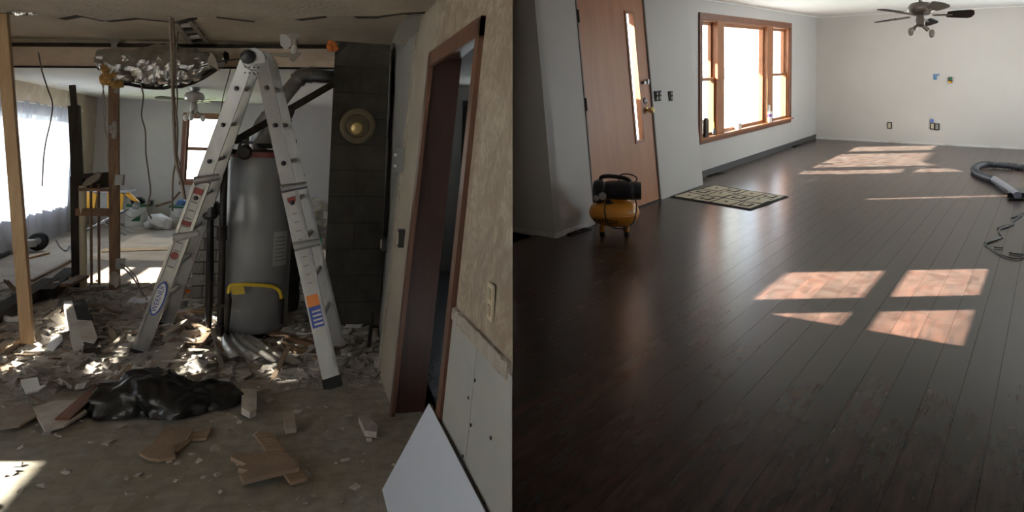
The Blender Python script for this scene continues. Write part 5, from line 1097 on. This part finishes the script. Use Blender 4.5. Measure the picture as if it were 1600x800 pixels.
part('gauge', MB().lathe([(.024, 0), (.026, .012), (.02, .016)], cpt(-.155, .11, .04), 18, MX @ Matrix.Rotation(-math.pi / 2, 3, 'X')), FANPALE, pn, smooth=True)
part('regulator_knob', MB().lathe([(.022, 0), (.024, .03), (.016, .035)], cpt(-.05, .125, .015), 14, MX @ Matrix.Rotation(-math.pi / 2, 3, 'X')), BLACK, pn, smooth=True)
part('relief_valve', MB().tube([cpt(-.02, .10, -.02), cpt(-.02, .13, .0)], .011, 8), BRASS, pn)
part('handle', MB().tube(smooth_path([cpt(-.10, 0, .15), cpt(-.115, 0, .225), cpt(-.05, 0, .245), cpt(.06, 0, .232), cpt(.13, 0, .205), cpt(.15, 0, .15)], 5), .019, 12), BLACK, ac, smooth=True)
part('power_cord', MB().tube(smooth_path([cpt(.04, -.03, .19), cpt(.06, -.02, .255), cpt(.14, 0, .265), cpt(.20, .01, .23), cpt(.18, .02, .18)], 6), .006, 8), P('dark_red_cord', (.06, .02, .018), .5), ac, smooth=True)
part('air_hose', MB().tube(smooth_path([cpt(-.08, .13, -.01), cpt(-.08, .21, -.09), cpt(-.06, .245, -.17), cpt(.0, .255, -.225), cpt(.09, .235, -.23), cpt(.16, .18, -.19), cpt(.185, .15, -.10), cpt(.19, .12, .0), cpt(.16, .10, .06)], 6), .006, 8), BLACK, ac, smooth=True)
tx = text_mesh(INK, 'BOSTITCH', .052, Matrix.Translation(LOC[ac.name]), ac, bold=.0012)
for v in tx.data.vertices:      # wrap the flat lettering round the tank
    a = v.co.x / rt * 1.0 - .42; z_ = v.co.y - .042; rr = rt * (1 - (abs(z_) / rv) ** 3.6) ** .5 + .003 + v.co.z
    q = sid * math.sin(a) * rr + fwd * math.cos(a) * rr + Vector((0, 0, tz + z_)); v.co = q
# ---- vacuum hose and floor tool
vh = thing('vacuum_hose', 'dark ribbed vacuum hose curving over the plank floor at the right edge', 'vacuum', RF(1550, 280))
hp = smooth_path([RF(1640, 268, .04), RF(1600, 262, .04), RF(1565, 258, .05), RF(1538, 257, .05), (RF(1524, 262, .04)), RF(1526, 270, .04), RF(1538, 276, .04), RF(1553, 281, .05)], 14)
part('hose', MB().tube(hp, [.046 if i % 2 else .040 for i in range(len(hp))], 12), HOSE, vh)
part('wand', MB().tube([RF(1552, 280, .05), RF(1570, 291, .055), RF(1590, 305, .06)], [.042, .04, .036], 14), WAND, vh, smooth=True)
part('floor_tool', MB().prism([RF(1574, 310, .005), RF(1577, 303, .005), RF(1640, 304, .005), RF(1640, 311, .005)], (0, 0, .06)), BLACK, vh); part('brush_strip', MB().beam(RF(1575, 311, .012), RF(1640, 312, .012), .03, .02), RUBBER, vh)
# ---- black cord
single('power_cord', 'thin black cord lying in zigzag loops on the planks at the right edge', 'cord', MB().tube(smooth_path([RF(x, y, .009) for x, y in ((1640, 325), (1600, 332), (1588, 336), (1580, 340), (1597, 335), (1582, 346), (1584, 350), (1570, 352), (1558, 356), (1568, 356), (1583, 350), (1562, 358), (1563, 365), (1566, 370), (1550, 374), (1538, 379), (1552, 376), (1563, 371), (1540, 380), (1546, 386), (1556, 393), (1572, 401), (1590, 404), (1612, 397), (1640, 390))], 4), .0055, 6), BLACK)
single('cord_end', 'short loose end of black cord beside the zigzag cord', 'cord', MB().tube(smooth_path([RF(1553, 386, .009), RF(1560, 387, .009), (RF(1567, 387, .009))], 4), .006, 6), BLACK)
single('cord_end', 'short straight black cord end at the right edge of the planks', 'cord', MB().tube(smooth_path([RF(1577, 395, .009), RF(1588, 397, .009), RF(1600, 397, .009), RF(1630, 396, .009)], 4), .007, 6), BLACK)
